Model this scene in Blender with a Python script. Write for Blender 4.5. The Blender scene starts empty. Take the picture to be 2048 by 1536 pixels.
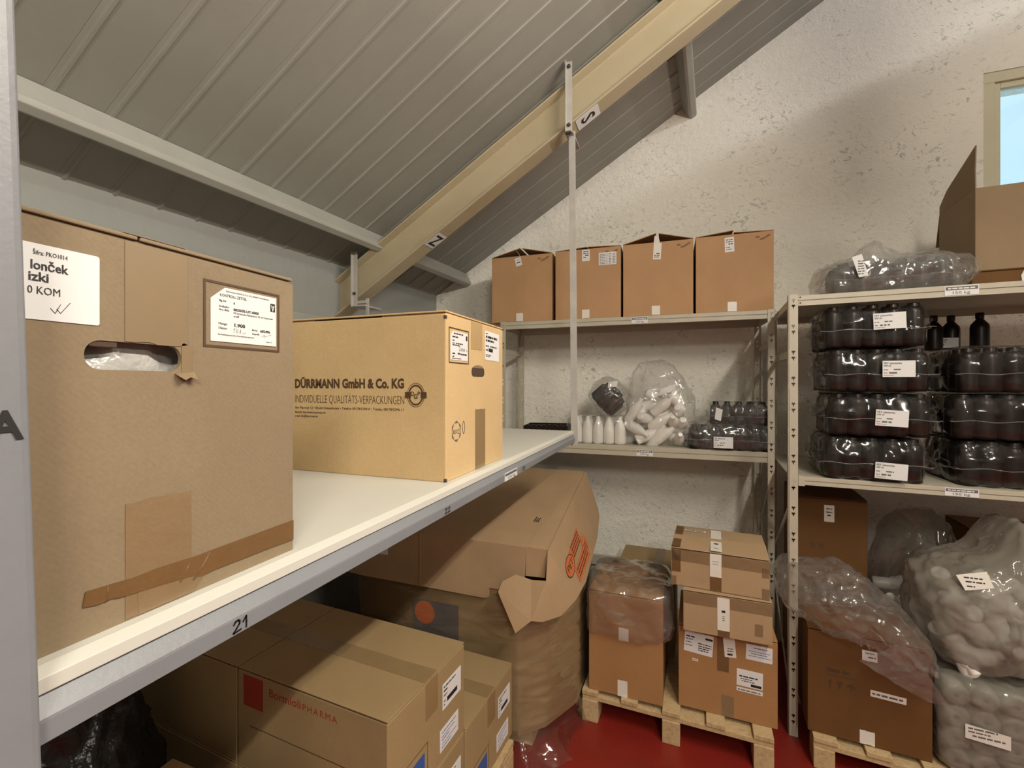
import bpy, bmesh, math, random
from mathutils import Matrix, Vector, noise

scene = bpy.context.scene
col = scene.collection
R = math.radians
PI = math.pi

# ---------------------------------------------------------------- camera
cam_data = bpy.data.cameras.new('camera')
cam_data.sensor_width = 36.0
cam_data.lens = 900.0 / 2048.0 * 36.0
cam_data.clip_start = 0.02
cam = bpy.data.objects.new('camera', cam_data)
cam.location = (0.0, 0.0, 1.6)
cam.rotation_euler = (R(90), 0, R(20.1))
col.objects.link(cam)
scene.camera = cam

# ---------------------------------------------------------------- sky outside the window
world = bpy.data.worlds.new('sky')
scene.world = world
world.use_nodes = True
wn = world.node_tree
wn.nodes['Background'].inputs[0].default_value = (0.60, 0.86, 1.0, 1)
wn.nodes['Background'].inputs[1].default_value = 1.15

# ---------------------------------------------------------------- light level
TUBE = 280.0          # emission of the main fluorescent tube
TUBE_COL = (1.0, 0.915, 0.78)
TUBES = [(1.0, 0.72, 2.82, 1.12), (1.0, -1.6, 2.9, 1.95), (3.6, -0.6, 3.3, 0.8)]
UPLIGHT = (2.90, 1.00, 4.06, 480.0)   # added unseen lamp over a light-cutting tray: x, y, z, emission
scene.view_settings.view_transform = 'Standard'
scene.view_settings.look = 'None'
scene.view_settings.exposure = 0.0
scene.view_settings.gamma = 1.0
scene.view_settings.use_curve_mapping = False
scene.cycles.transparent_max_bounces = 16
scene.cycles.use_light_tree = False
scene.cycles.max_bounces = 5
scene.cycles.diffuse_bounces = 4
scene.cycles.glossy_bounces = 3
scene.cycles.adaptive_threshold = 0.02
scene.cycles.sample_clamp_indirect = 4.0

# ================================================================ helpers
class MB:
    """collects shapes for ONE mesh"""
    def __init__(s):
        s.v = []; s.f = []
    def add(s, vs, fs):
        n = len(s.v); s.v += [tuple(p) for p in vs]; s.f += [tuple(i + n for i in f) for f in fs]; return s
    def box(s, x0, x1, y0, y1, z0, z1):
        return s.add([(x0,y0,z0),(x1,y0,z0),(x1,y1,z0),(x0,y1,z0),(x0,y0,z1),(x1,y0,z1),(x1,y1,z1),(x0,y1,z1)],
                     [(0,3,2,1),(4,5,6,7),(0,1,5,4),(1,2,6,5),(2,3,7,6),(3,0,4,7)])
    def prism(s, poly, t, z0=0.0):
        """poly in xy, extruded z0..z0+t"""
        n = len(poly)
        vs = [(x,y,z0) for x,y in poly] + [(x,y,z0+t) for x,y in poly]
        fs = [tuple(range(n))[::-1], tuple(range(n, 2*n))] + [(i,(i+1)%n,(i+1)%n+n,i+n) for i in range(n)]
        return s.add(vs, fs)
    def quad(s, x0, y0, x1, y1, z=0.0):
        return s.add([(x0,y0,z),(x1,y0,z),(x1,y1,z),(x0,y1,z)], [(0,1,2,3)])
    def lathe(s, prof, seg=16, M=None):
        """prof: list of (r,z) bottom to top, closed with caps"""
        vs = []; fs = []
        for r, z in prof:
            for k in range(seg):
                a = 2*PI*k/seg; vs.append((r*math.cos(a), r*math.sin(a), z))
        for i in range(len(prof)-1):
            for k in range(seg):
                k2 = (k+1) % seg
                fs.append((i*seg+k, i*seg+k2, (i+1)*seg+k2, (i+1)*seg+k))
        fs.append(tuple(range(seg))[::-1]); fs.append(tuple(range((len(prof)-1)*seg, len(prof)*seg)))
        if M: vs = [M @ Vector(p) for p in vs]
        return s.add(vs, fs)
    def tube(s, path, r, seg=8):
        pts = [Vector(p) for p in path]; vs = []; fs = []
        for i, p in enumerate(pts):
            d = (pts[min(i+1,len(pts)-1)] - pts[max(i-1,0)]).normalized()
            a = d.orthogonal().normalized() if abs(d.z) > .9 else d.cross(Vector((0,0,1))).normalized()
            b = d.cross(a)
            for k in range(seg):
                t = 2*PI*k/seg; vs.append(p + a*math.cos(t)*r + b*math.sin(t)*r)
        for i in range(len(pts)-1):
            for k in range(seg):
                k2=(k+1)%seg; fs.append((i*seg+k,i*seg+k2,(i+1)*seg+k2,(i+1)*seg+k))
        fs.append(tuple(range(seg))[::-1]); fs.append(tuple(range((len(pts)-1)*seg,len(pts)*seg)))
        return s.add(vs, fs)
    def sweep(s, prof, p0, ex, ey, d):
        """2D profile (a,b) at p0 + a*ex + b*ey, extruded by vector d"""
        p0=Vector(p0);ex=Vector(ex);ey=Vector(ey);d=Vector(d);n=len(prof)
        vs=[p0+ex*a+ey*b for a,b in prof]; vs+= [p+d for p in vs]
        return s.add(vs,[tuple(range(n))[::-1],tuple(range(n,2*n))]+[(i,(i+1)%n,(i+1)%n+n,i+n) for i in range(n)])
    def mesh(s, name, smooth=False, bevel=0.0, seg=2):
        me = bpy.data.meshes.new(name); me.from_pydata(s.v, [], s.f)
        bm = bmesh.new(); bm.from_mesh(me)
        bmesh.ops.recalc_face_normals(bm, faces=bm.faces)
        if bevel:
            es = [e for e in bm.edges if len(e.link_faces) == 2 and e.calc_face_angle(0) > 0.5]
            bmesh.ops.bevel(bm, geom=es, offset=bevel, segments=seg, affect='EDGES', profile=0.5, clamp_overlap=True)
        bm.to_mesh(me); bm.free()
        if smooth:
            me.polygons.foreach_set('use_smooth', [True]*len(me.polygons))
        me.update(); return me

def put(name, me, mat, parent=None, M=None):
    o = bpy.data.objects.new(name, me); col.objects.link(o)
    if mat is not None and len(me.materials) == 0: me.materials.append(mat)
    if parent is not None: o.parent = parent
    if M is not None: o.matrix_basis = M
    if name == 'print': o['kind'] = 'stuff'      # rows of tiny type, too small to pick apart
    return o
def tag(o, label, cat, group=None, kind=None):
    o['label'] = label; o['category'] = cat
    if group: o['group'] = group
    if kind: o['kind'] = kind
    return o
def thing(name, label, cat, loc=(0,0,0), rz=0.0, group=None):
    o = bpy.data.objects.new(name, None); col.objects.link(o); o.empty_display_size = .05
    o.location = loc; o.rotation_euler = (0,0,rz)
    return tag(o, label, cat, group)
def struct(name, me, mat, parent=None, label=None):
    o = put(name, me, mat, parent)
    if parent is None: o['kind'] = 'structure'
    if label: o['label'] = label
    return o
def T(x,y,z): return Matrix.Translation((x,y,z))
def RZ(a): return Matrix.Rotation(a,4,'Z')
def RX(a): return Matrix.Rotation(a,4,'X')
def RY(a): return Matrix.Rotation(a,4,'Y')
def frame(o, ex, ey):
    ex=Vector(ex).normalized(); ey=Vector(ey).normalized(); ez=ex.cross(ey)
    M=Matrix.Identity(4)
    for i,c in enumerate((ex,ey,ez)):
        for j in range(3): M[j][i]=c[j]
    for j in range(3): M[j][3]=o[j]
    return M
def inv(o):      # world coordinates -> local of an unrotated thing
    return Matrix.Translation(-Vector(o.location))

def plate_mesh(outer, holes, t):
    """flat sheet in xy with holes, thickness t, z 0..t"""
    cu = bpy.data.curves.new('sheet','CURVE'); cu.dimensions='2D'; cu.fill_mode='BOTH'; cu.extrude=t/2
    for poly in [outer]+holes:
        sp = cu.splines.new('POLY'); sp.points.add(len(poly)-1)
        for p,(x,y) in zip(sp.points,poly): p.co=(x,y,0,1)
        sp.use_cyclic_u=True
    ob = bpy.data.objects.new('tmp',cu); col.objects.link(ob)
    me = bpy.data.meshes.new_from_object(ob)
    bpy.data.objects.remove(ob); bpy.data.curves.remove(cu)
    me.transform(T(0,0,t/2)); me.materials.clear()
    return me
def text_mesh(s, size, width=None, bold=0.0, align='LEFT', shear=0.0, space=1.0):
    cu = bpy.data.curves.new('txt','FONT'); cu.body=s; cu.size=size; cu.offset=bold*size; cu.extrude=.0001
    cu.align_x=align; cu.shear=shear; cu.space_character=space; cu.resolution_u=2
    ob = bpy.data.objects.new('tmp',cu); col.objects.link(ob)
    me = bpy.data.meshes.new_from_object(ob)
    bpy.data.objects.remove(ob); bpy.data.curves.remove(cu)
    me.materials.clear()
    if width and me.vertices:
        xs=[v.co.x for v in me.vertices]; k=width/max(1e-6,max(xs)-min(xs))
        me.transform(Matrix.Diagonal((k,1,1,1)))
    return me
def lettering(parent, M, s, size, mat, **kw):
    return put('lettering', text_mesh(s,size,**kw), mat, parent, M)
def rrect(x0,y0,x1,y1,r,n=4):
    P=[]
    for cx,cy,a0 in ((x1-r,y0+r,-90),(x1-r,y1-r,0),(x0+r,y1-r,90),(x0+r,y0+r,180)):
        for k in range(n+1):
            a=R(a0+90*k/n); P.append((cx+r*math.cos(a),cy+r*math.sin(a)))
    return P
def circle(cx,cy,r,n=24,rx=None):
    return [(cx+(rx or r)*math.cos(2*PI*k/n),cy+r*math.sin(2*PI*k/n)) for k in range(n)]

# ================================================================ materials
def nmat(name):
    m=bpy.data.materials.new(name); m.use_nodes=True
    nt=m.node_tree; b=nt.nodes['Principled BSDF']; return m,nt,b
def N(nt,kind,**kw):
    n=nt.nodes.new(kind)
    for k,v in kw.items(): setattr(n,k,v)
    return n
def coords(nt,out='Object'):
    return N(nt,'ShaderNodeTexCoord').outputs[out]
def noise_node(nt,scale,detail=4,rough=.6,vec=None,dist=0.0):
    n=N(nt,'ShaderNodeTexNoise'); n.inputs['Scale'].default_value=scale; n.inputs['Detail'].default_value=detail
    n.inputs['Roughness'].default_value=rough; n.inputs['Distortion'].default_value=dist
    if vec is not None: nt.links.new(vec,n.inputs['Vector'])
    return n.outputs['Fac']
def ramp(nt,fac,stops):
    r=N(nt,'ShaderNodeValToRGB'); e=r.color_ramp.elements
    e[0].position,e[0].color=stops[0][0],(*stops[0][1],1); e[1].position,e[1].color=stops[-1][0],(*stops[-1][1],1)
    for p,c in stops[1:-1]:
        x=e.new(p); x.color=(*c,1)
    nt.links.new(fac,r.inputs[0]); return r.outputs[0]
def bump(nt,h,strength,dist,normal=None):
    b=N(nt,'ShaderNodeBump'); b.inputs['Strength'].default_value=strength; b.inputs['Distance'].default_value=dist
    nt.links.new(h,b.inputs['Height'])
    if normal is not None: nt.links.new(normal,b.inputs['Normal'])
    return b.outputs[0]
def mul(c,k): return tuple(max(0,min(1,x*k)) for x in c)
def mixc(nt,fac,a,b,mode='MIX'):
    m=N(nt,'ShaderNodeMix',data_type='RGBA',blend_type=mode)
    for s,v in ((0,fac),(6,a),(7,b)):
        if hasattr(v,'is_linked') or hasattr(v,'links'): nt.links.new(v,m.inputs[s])
        else: m.inputs[s].default_value = v if s==0 else (*v,1)
    return m.outputs[2]

def plain(name,c,rough=.5,var=.06,scale=8,bs=0.0,bscale=60,metal=0.0,spec=.5):
    m,nt,b=nmat(name); co=coords(nt)
    f=noise_node(nt,scale,5,.6,co)
    nt.links.new(ramp(nt,f,[(.3,mul(c,1-var)),(.7,mul(c,1+var))]),b.inputs['Base Color'])
    b.inputs['Roughness'].default_value=rough; b.inputs['Metallic'].default_value=metal
    b.inputs['Specular IOR Level'].default_value=spec
    if bs: nt.links.new(bump(nt,noise_node(nt,bscale,4,.6,co),bs,.01),b.inputs['Normal'])
    return m
def card(name,c,var=.07):
    """corrugated cardboard: mottling, fibres, faint flutes"""
    m,nt,b=nmat(name); co=coords(nt)
    big=noise_node(nt,5,4,.55,co); fib=noise_node(nt,260,3,.7,co)
    c1=ramp(nt,big,[(.3,mul(c,1-var)),(.72,mul(c,1+var))])
    c2=ramp(nt,fib,[(.25,(.90,.90,.90)),(.75,(1.06,1.06,1.06))])
    nt.links.new(mixc(nt,1.0,c1,c2,'MULTIPLY'),b.inputs['Base Color'])
    b.inputs['Roughness'].default_value=.72; b.inputs['Specular IOR Level'].default_value=.25
    w=N(nt,'ShaderNodeTexWave',bands_direction='DIAGONAL'); w.inputs['Scale'].default_value=90; w.inputs['Distortion'].default_value=.4
    mp=N(nt,'ShaderNodeMapping'); mp.inputs['Scale'].default_value=(1,1,0); nt.links.new(co,mp.inputs[0]); nt.links.new(mp.outputs[0],w.inputs['Vector'])
    nb=bump(nt,w.outputs['Fac'],.05,.001)
    nt.links.new(bump(nt,noise_node(nt,14,3,.5,co),.12,.01,nb),b.inputs['Normal'])
    return m
def film(name,tint=.97,rough=.06,haze=.05,hazec=(.85,.85,.83),cap=.2,k=.9,base=.0,bstr=.6,creases=(((0,0,0),(9,9,9)),),cw=.25,thr=.80):
    """thin crumpled plastic sheet: clear, glossy, sharp creases whitened by colour in place of glints"""
    m,nt,b=nmat(name); nt.nodes.remove(b); out=nt.nodes['Material Output']
    co=coords(nt); nb=None; rid=None
    for rot,sc_ in creases:
        mp=N(nt,'ShaderNodeMapping'); mp.inputs['Rotation'].default_value=tuple(R(a) for a in rot); nt.links.new(co,mp.inputs[0])
        m2_=N(nt,'ShaderNodeMapping'); m2_.inputs['Scale'].default_value=sc_; nt.links.new(mp.outputs[0],m2_.inputs[0])
        rd=N(nt,'ShaderNodeTexNoise',noise_type='RIDGED_MULTIFRACTAL'); rd.inputs['Scale'].default_value=1.0; rd.inputs['Detail'].default_value=1.5
        rd.inputs['Distortion'].default_value=.35; nt.links.new(m2_.outputs[0],rd.inputs['Vector'])
        nb=bump(nt,rd.outputs['Fac'],bstr,.22/max(sc_),nb)
        if rid is None: rid=rd.outputs['Fac']
        else:
            mx=N(nt,'ShaderNodeMath',operation='MAXIMUM'); nt.links.new(rid,mx.inputs[0]); nt.links.new(rd.outputs['Fac'],mx.inputs[1]); rid=mx.outputs[0]
    tr=N(nt,'ShaderNodeBsdfTransparent'); tr.inputs[0].default_value=(tint,tint,tint,1)
    gl=N(nt,'ShaderNodeBsdfGlossy'); gl.inputs['Roughness'].default_value=rough; gl.inputs[0].default_value=(1,1,1,1); nt.links.new(nb,gl.inputs['Normal'])
    df=N(nt,'ShaderNodeBsdfDiffuse'); df.inputs[0].default_value=(*hazec,1); nt.links.new(nb,df.inputs['Normal'])
    tl=N(nt,'ShaderNodeBsdfTranslucent'); tl.inputs[0].default_value=(*hazec,1)
    hz=N(nt,'ShaderNodeMixShader'); hz.inputs[0].default_value=.4; nt.links.new(df.outputs[0],hz.inputs[1]); nt.links.new(tl.outputs[0],hz.inputs[2])
    fr=N(nt,'ShaderNodeFresnel'); fr.inputs[0].default_value=1.45; nt.links.new(nb,fr.inputs['Normal'])
    ma=N(nt,'ShaderNodeMath',operation='MULTIPLY_ADD',use_clamp=True); ma.inputs[1].default_value=k; ma.inputs[2].default_value=base; nt.links.new(fr.outputs[0],ma.inputs[0])
    mn=N(nt,'ShaderNodeMath',operation='MINIMUM'); mn.inputs[1].default_value=cap; nt.links.new(ma.outputs[0],mn.inputs[0])
    hf=N(nt,'ShaderNodeMapRange'); hf.inputs[1].default_value=thr; hf.inputs[2].default_value=thr+.55; hf.inputs[3].default_value=haze; hf.inputs[4].default_value=min(1,haze+cw); nt.links.new(rid,hf.inputs[0])  # haze rises along the creases: painted white in place of highlights
    m1=N(nt,'ShaderNodeMixShader'); nt.links.new(hf.outputs[0],m1.inputs[0]); nt.links.new(tr.outputs[0],m1.inputs[1]); nt.links.new(hz.outputs[0],m1.inputs[2])
    m2=N(nt,'ShaderNodeMixShader'); nt.links.new(mn.outputs[0],m2.inputs[0]); nt.links.new(m1.outputs[0],m2.inputs[1]); nt.links.new(gl.outputs[0],m2.inputs[2])
    nt.links.new(m2.outputs[0],out.inputs[0]); return m

M={}
M['card_tan']=card('card_tan',(.240,.180,.113))
M['card_gold']=card('card_gold',(.60,.425,.22))
M['card_brown']=card('card_brown',(.36,.19,.078))
M['card_red']=card('card_red',(.45,.268,.138))
M['card_dark']=card('card_dark',(.135,.062,.019))
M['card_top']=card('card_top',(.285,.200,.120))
M['card_kraft']=card('card_kraft',(.40,.27,.155))
M['card_olive']=card('card_olive',(.33,.232,.115))
M['tape_paper']=plain('tape_paper',(.225,.160,.090),.45,.06,12)
M['tape_brown']=plain('tape_brown',(.155,.085,.035),.22,.12,14,.25,25)
M['tape_clear']=plain('tape_clear',(.225,.150,.082),.18,.08,10,.2,30)
M['tape_gold']=plain('tape_gold',(.44,.30,.150),.3,.06,12)
M['tape_soft']=plain('tape_soft',(.26,.178,.085),.25,.06,12)
M['tape_white']=plain('tape_white',(.74,.70,.64),.35,.04,10,.15,30)
M['paper']=plain('paper',(.70,.70,.70),.6,.02,10)
M['ink']=plain('ink',(.012,.011,.012),.55,.05)
M['ink_grey']=plain('ink_grey',(.12,.11,.11),.6,.05)
M['ink_brown']=plain('ink_brown',(.075,.04,.018),.6,.08)
M['ink_red']=plain('ink_red',(.30,.035,.016),.6,.08)
M['ink_orange']=plain('ink_orange',(.56,.15,.045),.6,.10,20)
M['ink_blue']=plain('ink_blue',(.035,.10,.33),.6,.05)
M['rust']=plain('rust',(.22,.10,.05),.7,.2,30)
M['core_hole_shade']=plain('core_hole_shade',(.06,.035,.02),.8,.2,60)  # dark of the torn core, and painted shade of the holes
M['steel_grey']=plain('steel_grey',(.20,.208,.226),.42,.06,6,.06,90)
M['steel_pole']=plain('steel_pole',(.42,.40,.37),.42,.10,14,.06,90)
M['galv']=plain('galv',(.33,.33,.32),.40,.14,20,.05,80,.35)
M['dark_steel']=plain('dark_steel',(.05,.045,.04),.5,.1)
M['board_white']=plain('board_white',(.60,.59,.535),.50,.03,3,.03,200)
M['rack_cream']=plain('rack_cream',(.46,.42,.335),.42,.06,9,.04,80)
M['beam_cream']=plain('beam_cream',(.42,.355,.235),.42,.05,4,.05,40)
M['purlin']=plain('purlin',(.33,.325,.29),.5,.06,5,.05,40)
M['frame_cream']=plain('frame_cream',(.60,.56,.40),.4,.04,6,.03,60)
M['bottle_white']=plain('bottle_white',(.88,.86,.81),.35,.02,6)
M['bottle_dark']=plain('bottle_dark',(.012,.007,.005),.35,.2,6,spec=.3)
M['bottle_black']=plain('bottle_black',(.008,.007,.007),.32,.2,6,spec=.35)
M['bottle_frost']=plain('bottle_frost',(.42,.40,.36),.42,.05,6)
M['bag_black']=plain('bag_black',(.010,.010,.011),.25,.2,8,.6,18)
M['pallet_wood']=None
DIAG=(((0,38,0),(8,4,1.6)),((0,-52,0),(10,4,1.4)))
RND=(((20,30,10),(17,17,17)),((70,10,50),(9,9,9)))
M['film_pack']=film('film_pack',.97,.10,.014,(.60,.58,.55),.40,1.2,.0,.85,DIAG,.24,.75)
M['film_clear']=film('film_clear',.97,.09,.10,(.88,.86,.82),.30,1.2,.02,.95,RND,.60,.75)
M['film_milky']=film('film_milky',.95,.08,.60,(.38,.355,.30),.30,1.2,0,.9,(((20,30,10),(17,17,17)),((70,10,50),(7,7,7))),.30,.75)
M['film_cover']=film('film_cover',.96,.05,.13,(.70,.66,.60),.45,1.6,.04,1.0,(((0,8,0),(2.5,4,13)),((30,50,0),(7,7,5))),.35,.75)
M['film_bubble']=film('film_bubble',.96,.06,.18,(.60,.56,.53),.35,1.2,.03,.9,(((20,30,10),(26,26,26)),((0,-35,0),(14,9,5))),.50,.75)
M['film_stretch']=film('film_stretch',.97,.07,.05,(.65,.56,.47),.40,1.5,.01,1.0,(((0,4,0),(2.6,2.6,18)),((0,-8,0),(4,4,30))),.28,.75)
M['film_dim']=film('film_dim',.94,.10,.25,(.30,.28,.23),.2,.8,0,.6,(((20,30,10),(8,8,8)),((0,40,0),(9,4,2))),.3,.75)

def wood():
    m,nt,b=nmat('pallet_wood'); co=coords(nt)
    mp=N(nt,'ShaderNodeMapping'); mp.inputs['Scale'].default_value=(3,3,3); nt.links.new(co,mp.inputs[0])
    w=noise_node(nt,9,6,.7,mp.outputs[0],2.0)
    nt.links.new(ramp(nt,w,[(.25,(.33,.21,.10)),(.5,(.50,.36,.19)),(.8,(.58,.43,.25))]),b.inputs['Base Color'])
    b.inputs['Roughness'].default_value=.75; nt.links.new(bump(nt,w,.25,.004),b.inputs['Normal']); return m
M['pallet_wood']=wood()
def plaster(name,c,marks=True):
    m,nt,b=nmat(name); co=coords(nt)
    big=noise_node(nt,1.6,4,.6,co)
    c1=ramp(nt,big,[(.3,mul(c,.95)),(.7,mul(c,1.05))])
    if marks:
        mp=N(nt,'ShaderNodeMapping'); mp.inputs['Scale'].default_value=(.8,1,1.5); mp.inputs['Rotation'].default_value=(0,.5,0); nt.links.new(co,mp.inputs[0])
        fl=noise_node(nt,26,5,.75,mp.outputs[0],1.6)
        patch=noise_node(nt,3.2,3,.6,co)
        pf=ramp(nt,patch,[(.42,(.12,.12,.12)),(.62,(1,1,1))])
        ff=ramp(nt,fl,[(.570,(0,0,0)),(.62,(1,1,1))])
        k=mixc(nt,1.0,pf,ff,'MULTIPLY')
        c1=mixc(nt,k,c1,mul(c,.55))
        h1=noise_node(nt,24,6,.66,co,.25); h2=noise_node(nt,90,3,.6,co)
        nb=bump(nt,h1,.45,.03); nb=bump(nt,h2,.4,.008,nb)
        nb=bump(nt,ff,-.35,.008,nb) if False else nb
    else:
        nb=bump(nt,noise_node(nt,18,5,.6,co),.30,.02)
    nt.links.new(c1,b.inputs['Base Color']); nt.links.new(nb,b.inputs['Normal'])
    b.inputs['Roughness'].default_value=.92; b.inputs['Specular IOR Level'].default_value=.15
    return m
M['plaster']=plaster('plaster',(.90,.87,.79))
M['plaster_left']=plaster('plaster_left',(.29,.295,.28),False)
M['floor_red']=plain('floor_red',(.205,.015,.009),.42,.14,3,.12,60)
M['roof']=plain('roof',(.255,.248,.216),.55,.07,2.2,.05,70)
def glass_pane():
    m,nt,b=nmat('pane'); nt.nodes.remove(b); out=nt.nodes['Material Output']
    tr=N(nt,'ShaderNodeBsdfTransparent'); tr.inputs[0].default_value=(.95,.98,.98,1)
    gl=N(nt,'ShaderNodeBsdfGlossy'); gl.inputs['Roughness'].default_value=.03
    fr=N(nt,'ShaderNodeFresnel'); mx=N(nt,'ShaderNodeMixShader')
    nt.links.new(fr.outputs[0],mx.inputs[0]); nt.links.new(tr.outputs[0],mx.inputs[1]); nt.links.new(gl.outputs[0],mx.inputs[2]); nt.links.new(mx.outputs[0],out.inputs[0]); return m
M['pane']=glass_pane()
def emit(name,c,s):
    m,nt,b=nmat(name); b.inputs['Base Color'].default_value=(.8,.8,.8,1)
    b.inputs['Emission Color'].default_value=(*c,1); b.inputs['Emission Strength'].default_value=s; return m
# ================================================================ the room
SL=.605; ANG=math.atan(SL); RIDGE=2.25
def roof_z(x,y): return 2.31+SL*(x+1.82-.073*(y-3.2))
struct('floor', MB().box(-2.6,6.8,-3.4,3.6,-.12,0).mesh('floor'), M['floor_red'])
# gable wall with the window opening
zr=roof_z(RIDGE,3.2)+.05
xr=2*RIDGE+2.1
outer=[(-2.1,0),(xr,0),(xr,roof_z(-2.1,3.2)+.05),(RIDGE,zr),(-2.1,roof_z(-2.1,3.2)+.05)]
wx0,wx1,wz0,wz1=1.577,2.65,2.45,3.30
me=plate_mesh(outer,[[(wx0,wz0),(wx1,wz0),(wx1,wz1),(wx0,wz1)]],.3)
wb=struct('wall_back', me, M['plaster']); wb.matrix_basis=frame((0,3.5,0),(1,0,0),(0,0,1))
# low eaves wall, not quite square to the gable
def lx(y): return -1.82+.073*(y-3.2)
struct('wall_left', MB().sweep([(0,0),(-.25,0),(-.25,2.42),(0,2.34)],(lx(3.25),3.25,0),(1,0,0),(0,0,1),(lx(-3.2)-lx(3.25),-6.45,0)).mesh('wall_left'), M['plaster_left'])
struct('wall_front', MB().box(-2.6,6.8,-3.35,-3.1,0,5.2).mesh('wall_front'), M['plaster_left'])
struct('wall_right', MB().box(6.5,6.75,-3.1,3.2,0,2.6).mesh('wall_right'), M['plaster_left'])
# roof lining: ribbed metal panels running up the slope, each a piece of the ceiling
PITCH=.145; Y0R=2.086
ceil=struct('ceiling', MB().add([(-2.15,-3.2,roof_z(-2.15,-3.2)+.03),(RIDGE,-3.2,roof_z(RIDGE,-3.2)+.03),(RIDGE,3.3,roof_z(RIDGE,3.3)+.03),(-2.15,3.3,roof_z(-2.15,3.3)+.03),
   (-2.15,-3.2,roof_z(-2.15,-3.2)+.07),(RIDGE,-3.2,roof_z(RIDGE,-3.2)+.07),(RIDGE,3.3,roof_z(RIDGE,3.3)+.07),(-2.15,3.3,roof_z(-2.15,3.3)+.07)],
   [(0,3,2,1),(4,5,6,7),(0,1,5,4),(1,2,6,5),(2,3,7,6),(3,0,4,7)]).mesh('ceiling'), M['roof'])
prof=[(0,0),(.012,-.001),(.016,-.007),(.024,-.007),(.028,-.001),(PITCH-.0006,0),(PITCH-.0006,.012),(0,.012)]
pan=None
k=-37
while True:
    y=Y0R-.02+PITCH*k
    if y>3.25: break
    x0,x1=-2.12,RIDGE
    if pan is None:
        n=len(prof); vs=[(0,a,b) for a,b in prof]+[(x1-x0,a,b+SL*(x1-x0)) for a,b in prof]
        vs=[(p[0],p[1],p[2]-.0442*p[1]) for p in vs]
        pan=MB().add(vs,[tuple(range(n))[::-1],tuple(range(n,2*n))]+[(i,(i+1)%n,(i+1)%n+n,i+n) for i in range(n)]).mesh('roof_panel')
    if y>-3.3: put('roof_panel',pan,M['roof'],ceil,T(x0,y,roof_z(x0,y)))
    k+=1
# far slope of the roof, out of view
struct('ceiling.001', MB().add([(RIDGE,-3.2,zr+.2),(xr+.3,-3.2,2.1),(xr+.3,3.3,2.1),(RIDGE,3.3,zr),(RIDGE,-3.2,zr+.3),(xr+.3,-3.2,2.2),(xr+.3,3.3,2.2),(RIDGE,3.3,zr+.1)],
   [(0,3,2,1),(4,5,6,7),(0,1,5,4),(1,2,6,5),(2,3,7,6),(3,0,4,7)]).mesh('ceiling'), M['roof'])

# steel rafter (I-section) with its stickers
dvec=Vector((math.cos(ANG),0,math.sin(ANG))); pvec=Vector((-math.sin(ANG),0,math.cos(ANG)))
hb,bf,tf,tw=.188,.10,.009,.007
ipe=[(0,0),(bf,0),(bf,tf),(bf/2+tw/2,tf+.006),(bf/2+tw/2,hb-tf-.006),(bf,hb-tf),(bf,hb),(0,hb),(0,hb-tf),(bf/2-tw/2,hb-tf-.006),(bf/2-tw/2,tf+.006),(0,tf)]
topz=lambda x: 2.198+SL*(x+1.923)
b0=Vector((-2.02,2.13,topz(-2.02)))-pvec*hb
raf=struct('trim_1', MB().sweep(ipe,b0,(0,1,0),pvec,dvec*((RIDGE+2.0)/math.cos(ANG))).mesh('trim_1',bevel=.0015), M['beam_cream'], label='cream painted steel roof beam sloping across the ceiling')
ZX,SX=-1.245,-.405
def flange_point(x):       # underside of the bottom flange at world x, centre of width
    o=Vector((x,2.18,topz(x)))-pvec*(hb/math.cos(0)); return o
for x,ch in ((ZX,'Z'),(SX,'S')):
    c=Vector((x,2.178,0)); s=(x-b0.x)/dvec.x; c=b0+dvec*s+Vector((0,.05,0))-pvec*.0012
    Mx=frame(c,(0,1,0),dvec)      # letter tops point up the slope, read from below
    w=.088; h=.105 if ch=='Z' else .125
    st=put('sticker', MB().prism(rrect(-.044,-h/2,.044,h/2,.006),.0008).mesh('sticker'), M['paper'], raf, Mx)
    lettering(st,T(0,-.036,.0010),ch,.104,M['ink'],align='CENTER',bold=.02)
# purlins lying on top of the rafters
def purlin(i,x32,label):
    # x at y=3.2; runs parallel to the eaves
    hp,wp=.098,.055
    p0=Vector((x32,3.22,roof_z(x32,3.2)-.003)); d=Vector((-.073*6.3,-6.3,0))
    ex=dvec; ey=pvec
    c=.012
    pr=[(0,0),(wp,0),(wp,-hp+c),(wp-c,-hp),(c,-hp),(0,-hp+c)]
    struct('trim_%d'%i, MB().sweep(pr,p0,ex,ey,d).mesh('trim_%d'%i,bevel=.002), M['purlin'], label=label)
purlin(2,-1.60,'pale grey purlin running along the low side of the roof')
purlin(3,.035,'pale grey purlin meeting the gable wall beside the roof beam')
purlin(4,1.6,'pale grey purlin higher up the roof')
# ledge of a rail along the eaves wall
struct('trim_5', MB().sweep([(0,0),(.05,0),(.05,.006),(.006,.006),(.006,.055),(0,.055)],(lx(2.2)+.003,2.2,1.93),(1,0,0),(0,0,1),(lx(.9)-lx(2.2),-1.3,0)).mesh('trim_5'), M['purlin'], label='pale steel angle rail along the eaves wall')
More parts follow.
